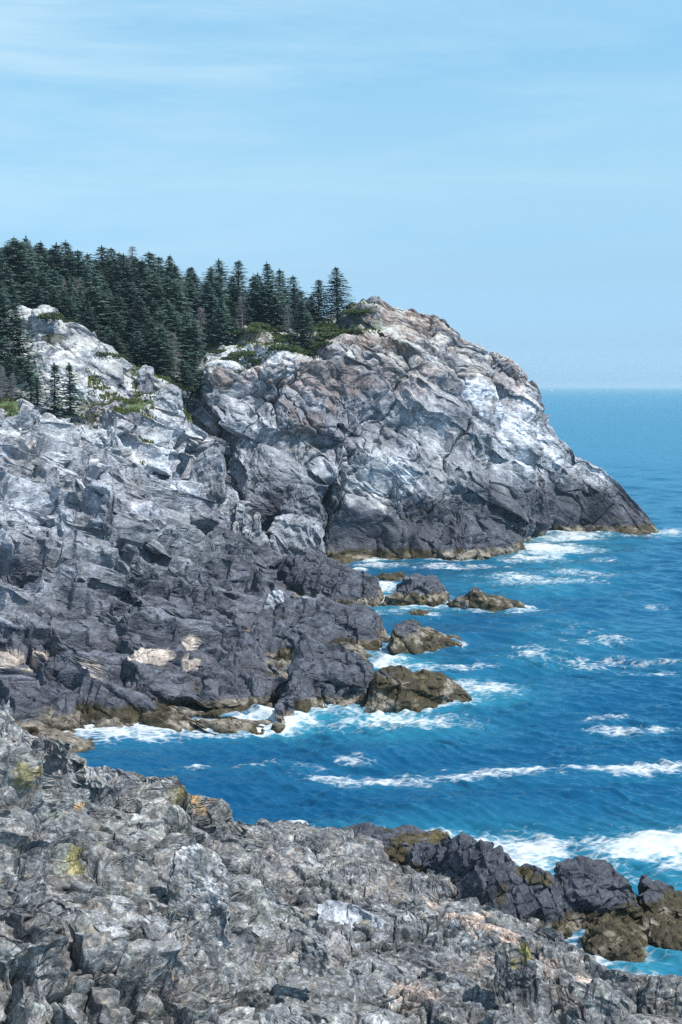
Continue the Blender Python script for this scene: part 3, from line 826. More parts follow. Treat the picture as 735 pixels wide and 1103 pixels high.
# ================================================================== SEA
def make_sea():
    # rows grow with distance, columns fan out from below the viewer
    dv = []
    s = 1.35
    while s < 1150:
        dv.append(s)
        s += 0.9 if s < 70 else 0.55 if s < 565 else 1.6
        if s < 12: s -= 0.45
    dist = (H * FPX / np.array(dv))[::-1]
    ang = np.concatenate([np.linspace(-40, -15.5, 60)[:-1], np.linspace(-15.5, 15.5, 680), np.linspace(15.5, 40, 60)[1:]])
    ta = np.tan(np.radians(ang))
    Y = np.repeat(dist[:, None], len(ta), 1)
    X = Y * ta[None]
    nr, nc = Y.shape
    x = X.ravel(); y = Y.ravel()
    Q = np.stack([x, y, np.zeros_like(x)], 1)
    # ---- wind waves
    r = np.random.default_rng(5)
    step = np.gradient(dist)
    step = np.repeat(step[:, None], nc, 1).ravel()
    z = np.zeros_like(x)
    grp = 0.65 + 0.55 * fbm(Q / 23, 2, 61)
    far = 1 - sstep(350, 900, y)
    wx = x + 1.2 * fbm(Q / 6, 2, 62); wy = y + 1.2 * fbm(Q / 6 + 30, 2, 63)
    for k in range(46):
        lam = 0.8 * (20 / 0.8) ** ((k / 45) ** 1.35) * r.uniform(.9, 1.1)
        th = math.radians(256 + r.normal(0, 30))
        kx, ky = math.cos(th) * 2 * math.pi / lam, math.sin(th) * 2 * math.pi / lam
        amp = 0.0185 * lam ** 0.55 * r.uniform(.6, 1.3)
        ok = np.clip((lam / np.maximum(step, 1e-3) - 2.2) / 2.5, 0, 1)
        ph = kx * wx + ky * wy + r.uniform(0, 6.28)
        sn = np.sin(ph)
        amp *= 1.7 if lam < 5 else 1
        z += amp * ok * (sn + 0.42 * (sn * sn - .5)) * (grp if lam < 8 else 1)
    z *= far
    # ---- distance to rock at the waterline
    S_ = np.concatenate(SHORE)
    x0, x1, y0, y1, cs_ = -60, 100, 55, 330, 0.4
    gw, gh = int((x1 - x0) / cs_), int((y1 - y0) / cs_)
    ras = np.zeros((gh, gw), F32)
    ix = ((S_[:, 0] - x0) / cs_).astype(int); iy = ((S_[:, 1] - y0) / cs_).astype(int)
    ok = (ix >= 0) & (ix < gw) & (iy >= 0) & (iy < gh)
    ras[iy[ok], ix[ok]] = 1
    def bl(A, n):
        for _ in range(n):
            A = (np.roll(A, 1, 0) + np.roll(A, -1, 0) + 2 * A) / 4
            A = (np.roll(A, 1, 1) + np.roll(A, -1, 1) + 2 * A) / 4
        return A
    near1 = np.clip(bl(ras, 6) * 2.2, 0, 1)
    near2 = np.clip(bl(near1, 60) * 2.0, 0, 1)
    def samp(A):
        fx = np.clip((x - x0) / cs_ - .5, 0, gw - 1.001); fy = np.clip((y - y0) / cs_ - .5, 0, gh - 1.001)
        i = fx.astype(int); j = fy.astype(int)
        a, b2 = fx - i, fy - j
        v = A[j, i] * (1 - a) * (1 - b2) + A[j, np.minimum(i + 1, gw - 1)] * a * (1 - b2) + A[np.minimum(j + 1, gh - 1), i] * (1 - a) * b2 + A[np.minimum(j + 1, gh - 1), np.minimum(i + 1, gw - 1)] * a * b2
        return v * ((x > x0) & (x < x1) & (y > y0) & (y < y1))
    n1, n2 = samp(near1), samp(near2)
    # ---- surf and streaks: (u, v, half width px, half height px, strength) laid on the water at their world places
    pu, pv, _ = project(Q)
    F = np.zeros_like(x)      # dense foam
    T = np.zeros_like(x)      # aerated turquoise water
    A_ = np.stack([x / 5.5, y / 5.5, 0 * x], 1)
    nz = fbm(A_, 4, 71, .6)
    nz2 = fbm(np.stack([x / 1.6, y / 1.6, 0 * x], 1), 3, 72, .6)
    nz3 = fbm(np.stack([x / 20, y / 9, 0 * x], 1), 3, 73)
    blobs = [
        # near surf behind the black rocks
        (600, 914, 110, 16, 1.0), (690, 918, 75, 20, 1.0), (520, 903, 60, 8, .85), (640, 938, 60, 16, .9), (735, 935, 60, 25, .85), (570, 925, 50, 14, .9), (700, 955, 60, 18, .6),
        # inlet low right
        (700, 1038, 45, 10, .55), (735, 1030, 30, 10, .5),
        # long streak
        (430, 839, 70, 4.5, .85), (500, 835, 70, 4.5, 1.0), (560, 831, 50, 4, .95), (610, 828, 28, 3.2, .7), (690, 829, 55, 5.0, 1.0), (735, 825, 40, 4, .7), (350, 836, 40, 3, .5),
        (230, 828, 60, 3, .55), (320, 826, 40, 3, .5), (380, 822, 30, 4, .4),
        # spur surf
        (365, 766, 40, 10, 1.0), (400, 778, 70, 9, .9), (455, 778, 60, 8, .7), (340, 778, 40, 7, .65), (525, 742, 40, 9, .9), (505, 737, 25, 6, .8), (495, 752, 30, 8, .7),
        (408, 712, 30, 6, .7), (445, 718, 40, 5, .55), (500, 720, 40, 2.5, .6), (390, 702, 20, 5, .6),
        (430, 660, 40, 4, .6), (480, 650, 20, 5, .75), (418, 632, 14, 5, .8), (410, 643, 10, 6, .7), (560, 657, 25, 2.5, .6), (480, 664, 40, 3, .35),
        # cove and inlet below the cliff
        (590, 592, 45, 8, 1.0), (575, 602, 50, 4, .9), (620, 578, 40, 6, .95), (570, 624, 55, 7, .8), (600, 617, 50, 4, .5), (640, 622, 30, 6, .45), (720, 573, 22, 4, .95), (690, 577, 30, 2, .6), (610, 628, 50, 2, .7), (500, 611, 70, 1.8, .6), (410, 609, 40, 2.5, .75), (640, 604, 40, 2, .55),
        # open-water patches
        (620, 678, 40, 7, .55), (580, 704, 35, 9, .6), (640, 690, 50, 10, .38), (670, 714, 70, 5, .85), (600, 711, 40, 5, .55), (705, 728, 40, 3, .5), (660, 775, 35, 3.5, .55), (690, 787, 50, 3.5, .8), (640, 770, 25, 2.5, .5),
        (690, 640, 40, 8, .22), (600, 690, 40, 4, .3), (690, 655, 50, 4, .3), (715, 520, 40, 1.5, .3), (640, 508, 25, 1.5, .3),
    ]
    for (u, v, a, b3, st) in blobs:
        e2 = ((pu - u) / (a * 1.25)) ** 2 + ((pv - v) / (b3 * 1.35)) ** 2
        m = np.exp(-e2 * 1.1) * st
        F = np.maximum(F, m)
        T = np.maximum(T, np.exp(-(((pu - u) / (a * 1.7)) ** 2 + ((pv - v - b3 * .5) / (b3 * 2.4)) ** 2)) * st * (.9 if b3 > 5 else .35))
    for (u, v, a, b3, st) in [(640, 930, 130, 40, 1), (700, 1040, 60, 20, .8), (390, 775, 100, 20, 1), (430, 715, 60, 12, .9), (440, 655, 60, 10, .7), (590, 610, 80, 20, .6), (620, 700, 90, 30, .45)]:
        T = np.maximum(T, np.exp(-(((pu - u) / a) ** 2 + ((pv - v) / b3) ** 2)) * st)
    F = np.maximum(F, n1 * (.62 + .35 * nz3))
    foam = F + .55 * nz + .42 * nz2 * (F > .05) - .06
    foam = np.where(F < .04, 0, foam * sstep(.05, .30, F))
    # whitecaps now and then
    wc = sstep(.60, .75, fbm(np.stack([x / 9, y / 3.5, 0 * x], 1), 3, 75)) * sstep(80, 110, y) * (1 - sstep(600, 1400, y)) * .28
    foam = np.maximum(foam, wc)
    T = np.clip(T * (.75 + .5 * nz) + .32 * n2 * (.6 + .5 * nz3), 0, 1)
    z += 0.16 * np.clip(foam, 0, 1) * (1 + nz2) * far + .25 * np.clip(F, 0, 1) * (.5 + nz) * far
    Q[:, 2] = z
    tone = np.stack([np.clip(foam, 0, 1), T, fbm(np.stack([x / 60, y / 30, 0 * x], 1), 3, 77) * .5 + .5], 1)
    return Q, grid_faces(nr, nc)[:, ::-1], tone


m, nt, b = newmat('sea_water')
at = N_(nt, 'ShaderNodeAttribute', attribute_name='tone')
sp = nt.nodes.new('ShaderNodeSeparateColor'); nt.links.new(at.outputs['Color'], sp.inputs[0])
geo = nt.nodes.new('ShaderNodeNewGeometry')
mp = N_(nt, 'ShaderNodeMapping'); mp.inputs['Rotation'].default_value = (0, 0, math.radians(-25)); mp.inputs['Scale'].default_value = (.6, 1.15, 1)
nt.links.new(geo.outputs['Position'], mp.inputs[0])
f1n = N_(nt, 'ShaderNodeTexNoise', Scale=2.3, Detail=4.0, Roughness=.7)
vor = N_(nt, 'ShaderNodeTexVoronoi', feature='DISTANCE_TO_EDGE', Scale=1.25)
wn_ = N_(nt, 'ShaderNodeTexNoise', Scale=.8, Detail=3.0)
nt.links.new(mp.outputs[0], f1n.inputs['Vector']); nt.links.new(mp.outputs[0], wn_.inputs['Vector'])
wsc = N_(nt, 'ShaderNodeVectorMath', operation='MULTIPLY_ADD'); wsc.inputs[1].default_value = (1.6, 1.6, 0)
nt.links.new(wn_.outputs['Color'], wsc.inputs[0]); nt.links.new(mp.outputs[0], wsc.inputs[2]); nt.links.new(wsc.outputs[0], vor.inputs['Vector'])
lace = ramp(nt, vor.outputs['Distance'], [(0, .64), (.10, .44), (.30, .28), (.6, .22)])
fm = math_n(nt, 'ADD', sp.outputs[0], math_n(nt, 'MULTIPLY_ADD', f1n.outputs['Fac'], 1.1, -.55))
fm = math_n(nt, 'ADD', fm, math_n(nt, 'MULTIPLY', math_n(nt, 'SUBTRACT', lace, .42), math_n(nt, 'GREATER_THAN', sp.outputs[0], .10)))
fmask = N_(nt, 'ShaderNodeMapRange', interpolation_type='SMOOTHSTEP')
nt.links.new(fm, fmask.inputs[0]); fmask.inputs[1].default_value = .27; fmask.inputs[2].default_value = 1.08
fmo = math_n(nt, 'MULTIPLY', fmask.outputs[0], .93)
deep = mixc(nt, sp.outputs[2], (.004, .050, .124), (.006, .072, .165))
wat = mixc(nt, math_n(nt, 'MULTIPLY', sp.outputs[1], .72), deep, (.04, .27, .36))
# aerated streaks inside the surf
wat = mixc(nt, fmo, wat, (.54, .57, .59))
nt.links.new(wat, b.inputs['Base Color'])
b.inputs['Roughness'].default_value = .8
b.inputs['Specular IOR Level'].default_value = 0
gl = N_(nt, 'ShaderNodeBsdfGlossy'); gl.inputs['Color'].default_value = (.48, .88, 1.0, 1); gl.inputs['Roughness'].default_value = .16
fr = N_(nt, 'ShaderNodeLayerWeight'); fr.inputs['Blend'].default_value = .5
skin = nt.nodes.new('ShaderNodeMixShader')
nt.links.new(math_n(nt, 'MULTIPLY', math_n(nt, 'MULTIPLY', math_n(nt, 'POWER', fr.outputs['Facing'], 4.4), .74), math_n(nt, 'MULTIPLY_ADD', fmo, -.95, 1.0)), skin.inputs[0])
nt.links.new(b.outputs[0], skin.inputs[1]); nt.links.new(gl.outputs[0], skin.inputs[2])
nt.links.new(skin.outputs[0], [n for n in nt.nodes if n.type == 'OUTPUT_MATERIAL'][0].inputs[0])
w1 = N_(nt, 'ShaderNodeTexNoise', Scale=.55, Detail=2.0, Roughness=.5)
nt.links.new(mp.outputs[0], w1.inputs['Vector'])
hg = math_n(nt, 'MULTIPLY', w1.outputs['Fac'], 1.0)
bp = N_(nt, 'ShaderNodeBump', Strength=.4, Distance=.7)
nt.links.new(hg, bp.inputs['Height'])
for n_ in (b.inputs['Normal'], gl.inputs['Normal'], fr.inputs['Normal']): nt.links.new(bp.outputs[0], n_)
Qs, Fs, tn = make_sea()
sea_o = link('sea', mesh_np('sea', Qs, Fs, m, True, {'tone': tn}))
sea_o['kind'] = 'structure'

# ================================================================== VEGETATION
bv_v, bv_f, off = [], [], 0
for V, Fq in ALLBVH:
    bv_v.append(V); bv_f.append(Fq + off); off += len(V)
bvh = BVHTree.FromPolygons([tuple(p) for p in np.concatenate(bv_v)], [tuple(int(i) for i in f) for f in np.concatenate(bv_f)])


def ground(x, y):
    h = bvh.ray_cast(Vector((x, y, 120)), Vector((0, 0, -1)))
    return (h[0].z, h[1]) if h[0] is not None else (None, None)


def leaf_material(name, dark, light, warm):
    m, nt, b = newmat(name)
    at = N_(nt, 'ShaderNodeAttribute', attribute_name='leaf')
    oi = nt.nodes.new('ShaderNodeObjectInfo')
    c = mixc(nt, at.outputs['Fac'], dark, light)
    hs = N_(nt, 'ShaderNodeMath', operation='MULTIPLY'); nt.links.new(oi.outputs['Random'], hs.inputs[0]); hs.inputs[1].default_value = .55
    c = mixc(nt, hs.outputs[0], c, mixc(nt, at.outputs['Fac'], dark, warm))
    sc_ = math_n(nt, 'MULTIPLY_ADD', math_n(nt, 'FRACT', math_n(nt, 'MULTIPLY', oi.outputs['Random'], 7.31)), .65, .7)
    vm = N_(nt, 'ShaderNodeVectorMath', operation='SCALE'); nt.links.new(c, vm.inputs[0]); nt.links.new(sc_, vm.inputs['Scale']); c = vm.outputs[0]
    nt.links.new(c, b.inputs['Base Color'])
    b.inputs['Roughness'].default_value = .75
    b.inputs['Specular IOR Level'].default_value = .2
    tl = nt.nodes.new('ShaderNodeBsdfTranslucent'); nt.links.new(c, tl.inputs[0])
    ms = nt.nodes.new('ShaderNodeMixShader'); ms.inputs[0].default_value = .35
    nt.links.new(b.outputs[0], ms.inputs[1]); nt.links.new(tl.outputs[0], ms.inputs[2])
    nt.links.new(ms.outputs[0], [n for n in nt.nodes if n.type == 'OUTPUT_MATERIAL'][0].inputs[0])
    return m


M_needle = leaf_material('spruce_needles', (.048, .088, .086), (.14, .22, .19), (.17, .21, .14))
M_shrub = leaf_material('shrub_leaves', (.03, .055, .022), (.11, .165, .06), (.12, .125, .055))
M_grass = leaf_material('grass_blades', (.05, .07, .02), (.15, .18, .06), (.19, .17, .08))
M_bark, nt, b = newmat('bark'); b.inputs['Base Color'].default_value = (.085, .075, .07, 1); b.inputs['Roughness'].default_value = .9
nz_ = N_(nt, 'ShaderNodeTexNoise', Scale=6.0, Detail=4.0); nt.links.new(mixc(nt, nz_.outputs['Fac'], (.05, .045, .045), (.14, .125, .115)), b.inputs['Base Color'])
M_dead, nt, b = newmat('dead_wood'); b.inputs['Roughness'].default_value = .9
nz_ = N_(nt, 'ShaderNodeTexNoise', Scale=3.0, Detail=3.0); nt.links.new(mixc(nt, nz_.outputs['Fac'], (.13, .12, .13), (.27, .25, .26)), b.inputs['Base Color'])


class Acc:
    def __init__(s): s.v, s.f, s.a, s.n = [], [], [], 0
    def quad(s, p, val):
        s.v.append(p); s.f.append([s.n, s.n + 1, s.n + 2, s.n + 3]); s.a.extend([val] * 4); s.n += 4
    def tube(s, p0, p1, r0, r1, k=5, val=.5):
        d = p1 - p0; d = d / max(np.linalg.norm(d), 1e-6)
        a = np.cross(d, [0.3, 0.9, .2]); a /= np.linalg.norm(a); b_ = np.cross(d, a)
        ring = []
        for q, r in ((p0, r0), (p1, r1)):
            for i in range(k):
                t = 2 * math.pi * i / k
                ring.append(q + r * (a * math.cos(t) + b_ * math.sin(t)))
        s.v.append(np.array(ring))
        for i in range(k):
            j = (i + 1) % k
            s.f.append([s.n + i, s.n + j, s.n + k + j, s.n + k + i])
        s.a.extend([val] * (2 * k)); s.n += 2 * k
    def mesh(s, name, mat):
        return mesh_np(name, np.concatenate(s.v), np.array(s.f), mat, False, {'leaf': np.array(s.a, F32)})


def spruce(seed, h=11.0, rad=2.4, lean=.0, gap=.12, start=.08, ragged=.3, dead=False, one_sided=0.0, pw=.8):
    r = random.Random(seed)
    tr, cr = Acc(), Acc()
    top = np.array([r.uniform(-.2, .2), r.uniform(-.2, .2), h])
    prev = np.array([0, 0, -.8]); n = 5
    for i in range(n):
        t = (i + 1) / n
        q = np.array([top[0] * t ** 2, top[1] * t ** 2, h * t])
        tr.tube(prev, q, .19 * (1 - .9 * (i / n)) * h / 11 + .015, .19 * (1 - .9 * t) * h / 11 + .012, 6)
        prev = q
    z = h * start
    ph = r.uniform(0, 6)
    while z < h * .985:
        t = z / h
        prof = (1 - t) ** pw * (1 if t > .22 else .62 + 1.7 * t)
        L0 = rad * prof + .12
        nb = 7 if t < .75 else 5
        for k in range(nb):
            if r.random() < gap and t < .92: continue
            a = ph + 2 * math.pi * k / nb + r.uniform(-.35, .35)
            L = L0 * r.uniform(1 - ragged, 1 + ragged * .8)
            if one_sided: L *= 1 + one_sided * math.cos(a)
            d = np.array([math.cos(a), math.sin(a), 0]); sd = np.array([-d[1], d[0], 0])
            base_ = np.array([top[0] * t * t, top[1] * t * t, z + r.uniform(-.45, .45) * (1 - t)])
            droop = r.uniform(.02, .46) * (1 - .6 * t); lift = .30 * t
            nq = max(2, int(L / .26))
            if dead:
                cr.tube(base_, base_ + d * L + np.array([0, 0, -droop * L * .6]), .035, .01, 3)
                for j in range(5):
                    s = r.uniform(.3, 1) * L
                    p = base_ + d * s + np.array([0, 0, -droop * s * .6])
                    cr.tube(p, p + d * r.uniform(.1, .4) + sd * r.uniform(-.5, .5) + np.array([0, 0, r.uniform(-.35, .2)]), .018, .006, 3)
                continue
            for j in range(nq):
                s = (j + .55) / nq
                p = base_ + d * (L * s) + np.array([0, 0, lift * L * s - droop * L * s * s])
                wdt = (.20 + .26 * math.sin(math.pi * min(s * .9 + .1, 1))) * (.55 + .55 * prof)
                for side in (-1, 1):
                    ln = r.uniform(.32, .56)
                    o = p + sd * side * wdt * r.uniform(.15, .8) + np.array([0, 0, r.uniform(-.1, .06)])
                    ax = d * r.uniform(.5, 1) + sd * side * r.uniform(.3, .9) + np.array([0, 0, r.uniform(-.45, .15)])
                    ax = ax / np.linalg.norm(ax) * ln
                    up = np.array([r.uniform(-.5, .5), r.uniform(-.5, .5), 1.0]); w_ = np.cross(ax, up); w_ = w_ / np.linalg.norm(w_) * r.uniform(.10, .18)
                    cr.quad(np.array([o - ax * .5, o + w_, o + ax * .8, o - w_]), min(1, max(0, r.gauss(.45, .25) + .25 * (s - .5))))
        z += (.30 + .10 * r.random()) * (1 - .45 * t) * h / 11
        ph += 1.1
    if not dead:
        for j in range(8):
            o = top + np.array([r.uniform(-.1, .1), r.uniform(-.1, .1), r.uniform(-.6, .25)])
            cr.quad(np.array([o + [-.05, 0, -.2], o + [.05, .03, -.1], o + [0, 0, .3], o + [-.06, -.05, 0]]), .5)
    return tr.mesh('trunk', M_dead if dead else M_bark), cr.mesh('crown', M_dead if dead else M_needle)


protos = [spruce(100 + i, 11, rad, 0, gap, st, rg, pw=(.8, .7, .85, .6, .72, .75, .55, .5, .62)[i]) for i, (rad, gap, st, rg) in enumerate(
    [(3.1, .05, .05, .25), (2.7, .08, .08, .35), (3.5, .04, .04, .22), (2.3, .12, .12, .4), (3.0, .08, .08, .42), (3.7, .08, .04, .3), (2.6, .2, .18, .5), (3.4, .16, .1, .5), (3.0, .3, .12, .6)])]
scraggly = [spruce(140 + i, 10, 2.3, 0, .28, .16, .5, one_sided=.25) for i in range(2)]
deads = [spruce(150 + i, 9, 1.9, 0, .25, .15, .4, dead=True) for i in range(2)]


def plant(kind, meshes, x, y, h, h0, label, group=None, wide=1.0, zoff=0):
    z, nrm = ground(x, y)
    if z is None: return None
    t = bpy.data.objects.new(kind, None); col.objects.link(t)
    t.location = (x, y, z - .15 + zoff); s = h / h0
    t.scale = (s * wide, s * wide, s)
    t.rotation_euler = (random.uniform(-.04, .04), random.uniform(-.04, .04), random.uniform(0, 6.28))
    tag(t, label, 'tree', group)
    for nm, me in zip(('trunk', 'crown'), meshes):
        c = bpy.data.objects.new(nm, me); col.objects.link(c); c.parent = t
    return t


def at_px(u, Y): return P(u, 416, Y)[0], Y

# the trees that stand out
one = [
    (343, 299, 11.5, 5, 'spruce at the bare headland, second from the sea end of the wood', 1.3),
    (364, 300, 10.8, 5, 'last spruce of the wood, broad and dark beside the bare headland rock', 1.4),
    (326, 283, 9.6, 0, 'dark spruce alone on the cliff edge in front of the headland wood', 1.5),
    (292, 303, 14.5, 2, 'tall dense spruce with a broad crown on the headland plateau skyline', 1.35),
    (273, 305, 14.0, 4, 'tall spruce just inland of the broad-crowned one on the headland skyline', 1.3),
]
for (u, Y, h, k, lb, w_) in one:
    plant('spruce_tree', protos[k], *at_px(u, Y), h, 11, lb, None, w_)
plant('spruce_tree', scraggly[0], *at_px(58, 226), 10.2, 10, 'thin spruce on the rock shelf, with bare gaps, nearer the frame edge of the pair', None, 1.5)
plant('spruce_tree', scraggly[1], *at_px(76, 227), 9.4, 10, 'thin spruce on the rock shelf, seaward one of the pair', None, 1.5)
for (u, Y, h, k) in [(3, 236, 17, 1), (22, 238, 13.5, 4), (-14, 234, 15, 0), (12, 230, 9, 3), (34, 232, 8, 6), (-4, 226, 8, 2), (-30, 238, 16, 5), (40, 228, 5.5, 4)]:
    plant('spruce_tree', protos[k], *at_px(u, Y), h, 11, 'dark spruce in the clump beside the pale rock hump at the picture edge', 'spruces beside the pale hump', 1.25)
for (u, Y, h) in [(2, 221, 5.5), (14, 222, 4.5), (-10, 222, 6), (95, 230, 2.6)]:
    plant('dead_tree', deads[int(h) % 2], *at_px(u, Y), h, 9, 'bare grey dead spruce low among the dark trees by the pale hump', 'dead spruces by the pale hump', 1.2)
for (u, Y, h, lb) in [(262, 296, 8.5, 'bare purplish dead spruce under the headland skyline trees'), (218, 290, 9.5, 'grey dead spruce on the slope above the gully head'), (146, 318, 12, 'grey dead spruce rising among the hilltop forest'), (312, 292, 7.5, 'dead grey spruce behind the one on the cliff edge')]:
    plant('dead_tree', deads[int(u) % 2], *at_px(u, Y), h, 9, lb, None, 1.25)
# the wood
pts = []
tries = 0
def wood_ok(u, Y):
    if 180 < u < 210 and Y < 268: return False
    if u < 210: return 263 < Y < 338
    if u < 255: return 288 < Y < 332
    return 299 < Y < 326 and u < 338
while len(pts) < 236 and tries < 30000:
    tries += 1
    Y = 262 + 78 * random.random() ** .9
    u = random.uniform(-28, 340)
    if not wood_ok(u, Y): continue
    x, y = at_px(u, Y)
    md = 2.3 if Y < 300 else 2.7
    if any((x - a) ** 2 + (y - b_) ** 2 < md * md for a, b_ in pts): continue
    pts.append((x, y))
    h = random.gauss(10.8, 1.5)
    if Y < 275: h = random.gauss(9.2, 1.3)
    if 300 > Y and u > 190: h = random.gauss(9, 1.2)
    if Y > 318: h = random.gauss(11, 1.7)
    if u > 255: h = random.gauss(10.5, 1.6)
    h = min(14, max(4.5, .9 * h * random.choice([.62, .75, .88, .95, 1, 1.06, 1.12])))
    if u > 185 and Y > 296: h *= .88
    if Y > 312: lb, g = 'dark spruce in the back rows of the forest that make the treetop skyline', 'spruces along the forest skyline'
    elif u > 255: lb, g = 'dark spruce in the small wood on the headland plateau', 'spruces on the headland plateau'
    elif Y < 280: lb, g = 'dark blue-green spruce in the front rows of the forest behind the pale hump', 'front spruces of the forest'
    else: lb, g = 'dark spruce in the middle of the dense forest on the hillside', 'spruces inside the forest'
    if random.random() < .06:
        plant('dead_tree', deads[random.randrange(2)], x, y, h * .9, 9, 'bare grey dead spruce standing among the living trees of the forest', 'dead spruces in the forest', 1.3)
        continue
    plant('spruce_tree', protos[random.choice([0, 1, 2, 2, 3, 4, 4, 5, 6, 7, 7, 8, 8])], x, y, h, 11, lb, g, random.uniform(1.35, 1.9))


def shrub_mesh(seed, n=900, flat=.55):
    r = random.Random(seed); a = Acc()
    lob = [(r.uniform(-.6, .6), r.uniform(-.6, .6), r.uniform(.35, .65)) for _ in range(7)]
    for i in range(n):
        lx, ly, lr = r.choice(lob)
        th, ph = r.uniform(0, 6.283), math.acos(r.uniform(-.1, 1))
        q = lr * r.uniform(.8, 1.05)
        o = np.array([lx + q * math.sin(ph) * math.cos(th), ly + q * math.sin(ph) * math.sin(th), flat * q * math.cos(ph) * 1.3])
        ax = np.array([r.gauss(0, 1), r.gauss(0, 1), r.gauss(0, .6)]); ax = ax / np.linalg.norm(ax) * r.uniform(.06, .13)
        w_ = np.cross(ax, [r.gauss(0, 1), r.gauss(0, 1), 1]); w_ = w_ / np.linalg.norm(w_) * r.uniform(.03, .06)
        a.quad(np.array([o - ax, o + w_, o + ax, o - w_]), min(1, max(0, r.gauss(.5, .28))))
    return a.mesh('shrub', M_shrub)


shm = [shrub_mesh(300 + i) for i in range(3)]
def shrub(u, Y, r_, hgt, label, group=None):
    x, y = at_px(u, Y); z, _ = ground(x, y)
    if z is None: return
    o = link('shrub', shm[random.randrange(3)], (x, y, z + .12 * hgt))
    o.scale = (r_, r_ * .9, hgt); o.rotation_euler = (0, 0, random.uniform(0, 6.28))
    tag(o, label, 'shrub', group)

shrub(55, 250, 2.6, 2.6, 'round dark green juniper bush growing on the pale rock hump')
shrub(112, 252, 2.2, 1.6, 'low olive bush at the crest of the pale hump beside the forest')
shrub(175, 262, 2.0, 2.4, 'bright green bush at the forest edge above the grassy shelf')
shrub(357, 292, 3.2, 2.0, 'wide low green bush under the last spruces of the wood')
shrub(385, 293, 3.6, 1.8, 'low spreading dark green bush on the bare headland past the last spruce')
shrub(349, 279, 2.6, 1.7, 'low green bush on the cliff edge just seaward of the lone edge spruce')
shrub(222, 300, 3.2, 3.0, 'bright green leafy bush in the clearing above the cliff corner')
shrub(240, 292, 3.0, 2.2, 'green bush just above the white rock on the cliff corner')
shrub(400, 298, .9, 1.0, 'tiny bush on the bare crest of the headland against the sky')
for (u, Y) in [(262, 290), (275, 286), (287, 289), (300, 284), (312, 283), (296, 294), (318, 290), (268, 297), (336, 286), (306, 290), (334, 293), (250, 296), (258, 301), (281, 294), (290, 283), (322, 286), (345, 288), (242, 300), (352, 296), (372, 294), (230, 296), (235, 284), (248, 279), (262, 281), (278, 279), (300, 278), (315, 279), (330, 280), (343, 283), (360, 288), (378, 287), (226, 290), (268, 276)]:
    shrub(u, Y, random.uniform(2.2, 3.6), random.uniform(1.6, 2.6), 'low green bush in the scrub along the top of the cliff below the wood', 'scrub bushes along the cliff top')
for (u, Y) in [(128, 258.5), (143, 260), (158, 261), (95, 257), (200, 268), (188, 265), (70, 256)]:
    shrub(u, Y, random.uniform(1.3, 2.0), random.uniform(1.2, 1.9), 'dark low bush tucked under the front spruces behind the hump', 'bushes under the front spruces')

# grass on the shelves: nobody could count it
ga = Acc()
for (u0, u1, Y0, Y1, n, hh) in [(95, 165, 229, 247, 5200, .55), (170, 205, 244, 254, 1500, .5), (-5, 14, 214, 224, 900, .5), (60, 100, 224, 236, 1500, .5), (142, 176, 246, 257, 1200, .5), (255, 345, 277, 292, 3500, .5), (345, 410, 284, 300, 2600, .4), (150, 205, 258, 272, 1500, .6)]:
    for i in range(n):
        x, y = at_px(random.uniform(u0, u1), random.uniform(Y0, Y1))
        z, nrm = ground(x, y)
        if z is None or nrm.z < .55: continue
        if fbm(np.array([[x / 3.0, y / 3.0, 0]]), 2, 91)[0] < -.25: continue
        h_ = hh * random.uniform(.5, 1.1); a = random.uniform(0, 6.28); w_ = random.uniform(.1, .2)
        dx, dy = math.cos(a) * w_, math.sin(a) * w_
        lx, ly = random.gauss(0, .18), random.gauss(0, .18)
        ga.quad(np.array([[x - dx, y - dy, z - .05], [x + dx, y + dy, z - .05], [x + lx + dx * .3, y + ly + dy * .3, z + h_], [x + lx - dx * .3, y + ly - dy * .3, z + h_ * .9]]), min(1, max(0, random.gauss(.5, .3))))
go = link('grass', ga.mesh('grass', M_grass)); go['kind'] = 'stuff'

# ================================================================== SAIL BOAT on the horizon
M_white, nt, b = newmat('boat_white'); b.inputs['Base Color'].default_value = (.8, .8, .78, 1); b.inputs['Roughness'].default_value = .4
bp_ = W(594.5, 421.5)
boat = bpy.data.objects.new('sailboat', None); col.objects.link(boat); boat.location = bp_; boat.rotation_euler = (0, 0, .4)
tag(boat, 'tiny white sailboat far out on the horizon beside the headland', 'boat')
hb = Acc(); prev = None
secs = [(-7, .9, 1.2), (-4, 1.7, 1.15), (0, 2.0, 1.15), (4, 1.4, 1.3), (7.5, .08, 1.6)]
ring = [np.array([[x, -w_, h_], [x, -w_ * .6, -.3], [x, 0, -.6], [x, w_ * .6, -.3], [x, w_, h_]]) for x, w_, h_ in secs]
hb.v.append(np.concatenate(ring)); nn = 5
for i in range(4):
    for j in range(4): hb.f.append([i * nn + j, i * nn + j + 1, (i + 1) * nn + j + 1, (i + 1) * nn + j])
    hb.f.append([i * nn + 4, i * nn, (i + 1) * nn, (i + 1) * nn + 4])
hb.a = [.5] * 25
link('hull', hb.mesh('hull', M_white), parent=boat)
ms = Acc(); ms.tube(np.array([.8, 0, 1]), np.array([.8, 0, 19]), .14, .07, 8); ms.tube(np.array([.8, 0, 2.4]), np.array([-6, .3, 2.5]), .1, .08, 6); link('mast', ms.mesh('mast', M_white), parent=boat)
sl = Acc(); sl.quad(np.array([[.6, 0, 2.7], [-5.8, .3, 2.8], [-2.3, .9, 9], [.6, .1, 10]]), .5); sl.quad(np.array([[.6, .1, 10], [-2.3, .9, 9], [.45, .05, 18.6], [.6, .02, 18.7]]), .5); link('main_sail', sl.mesh('main_sail', M_white), parent=boat)
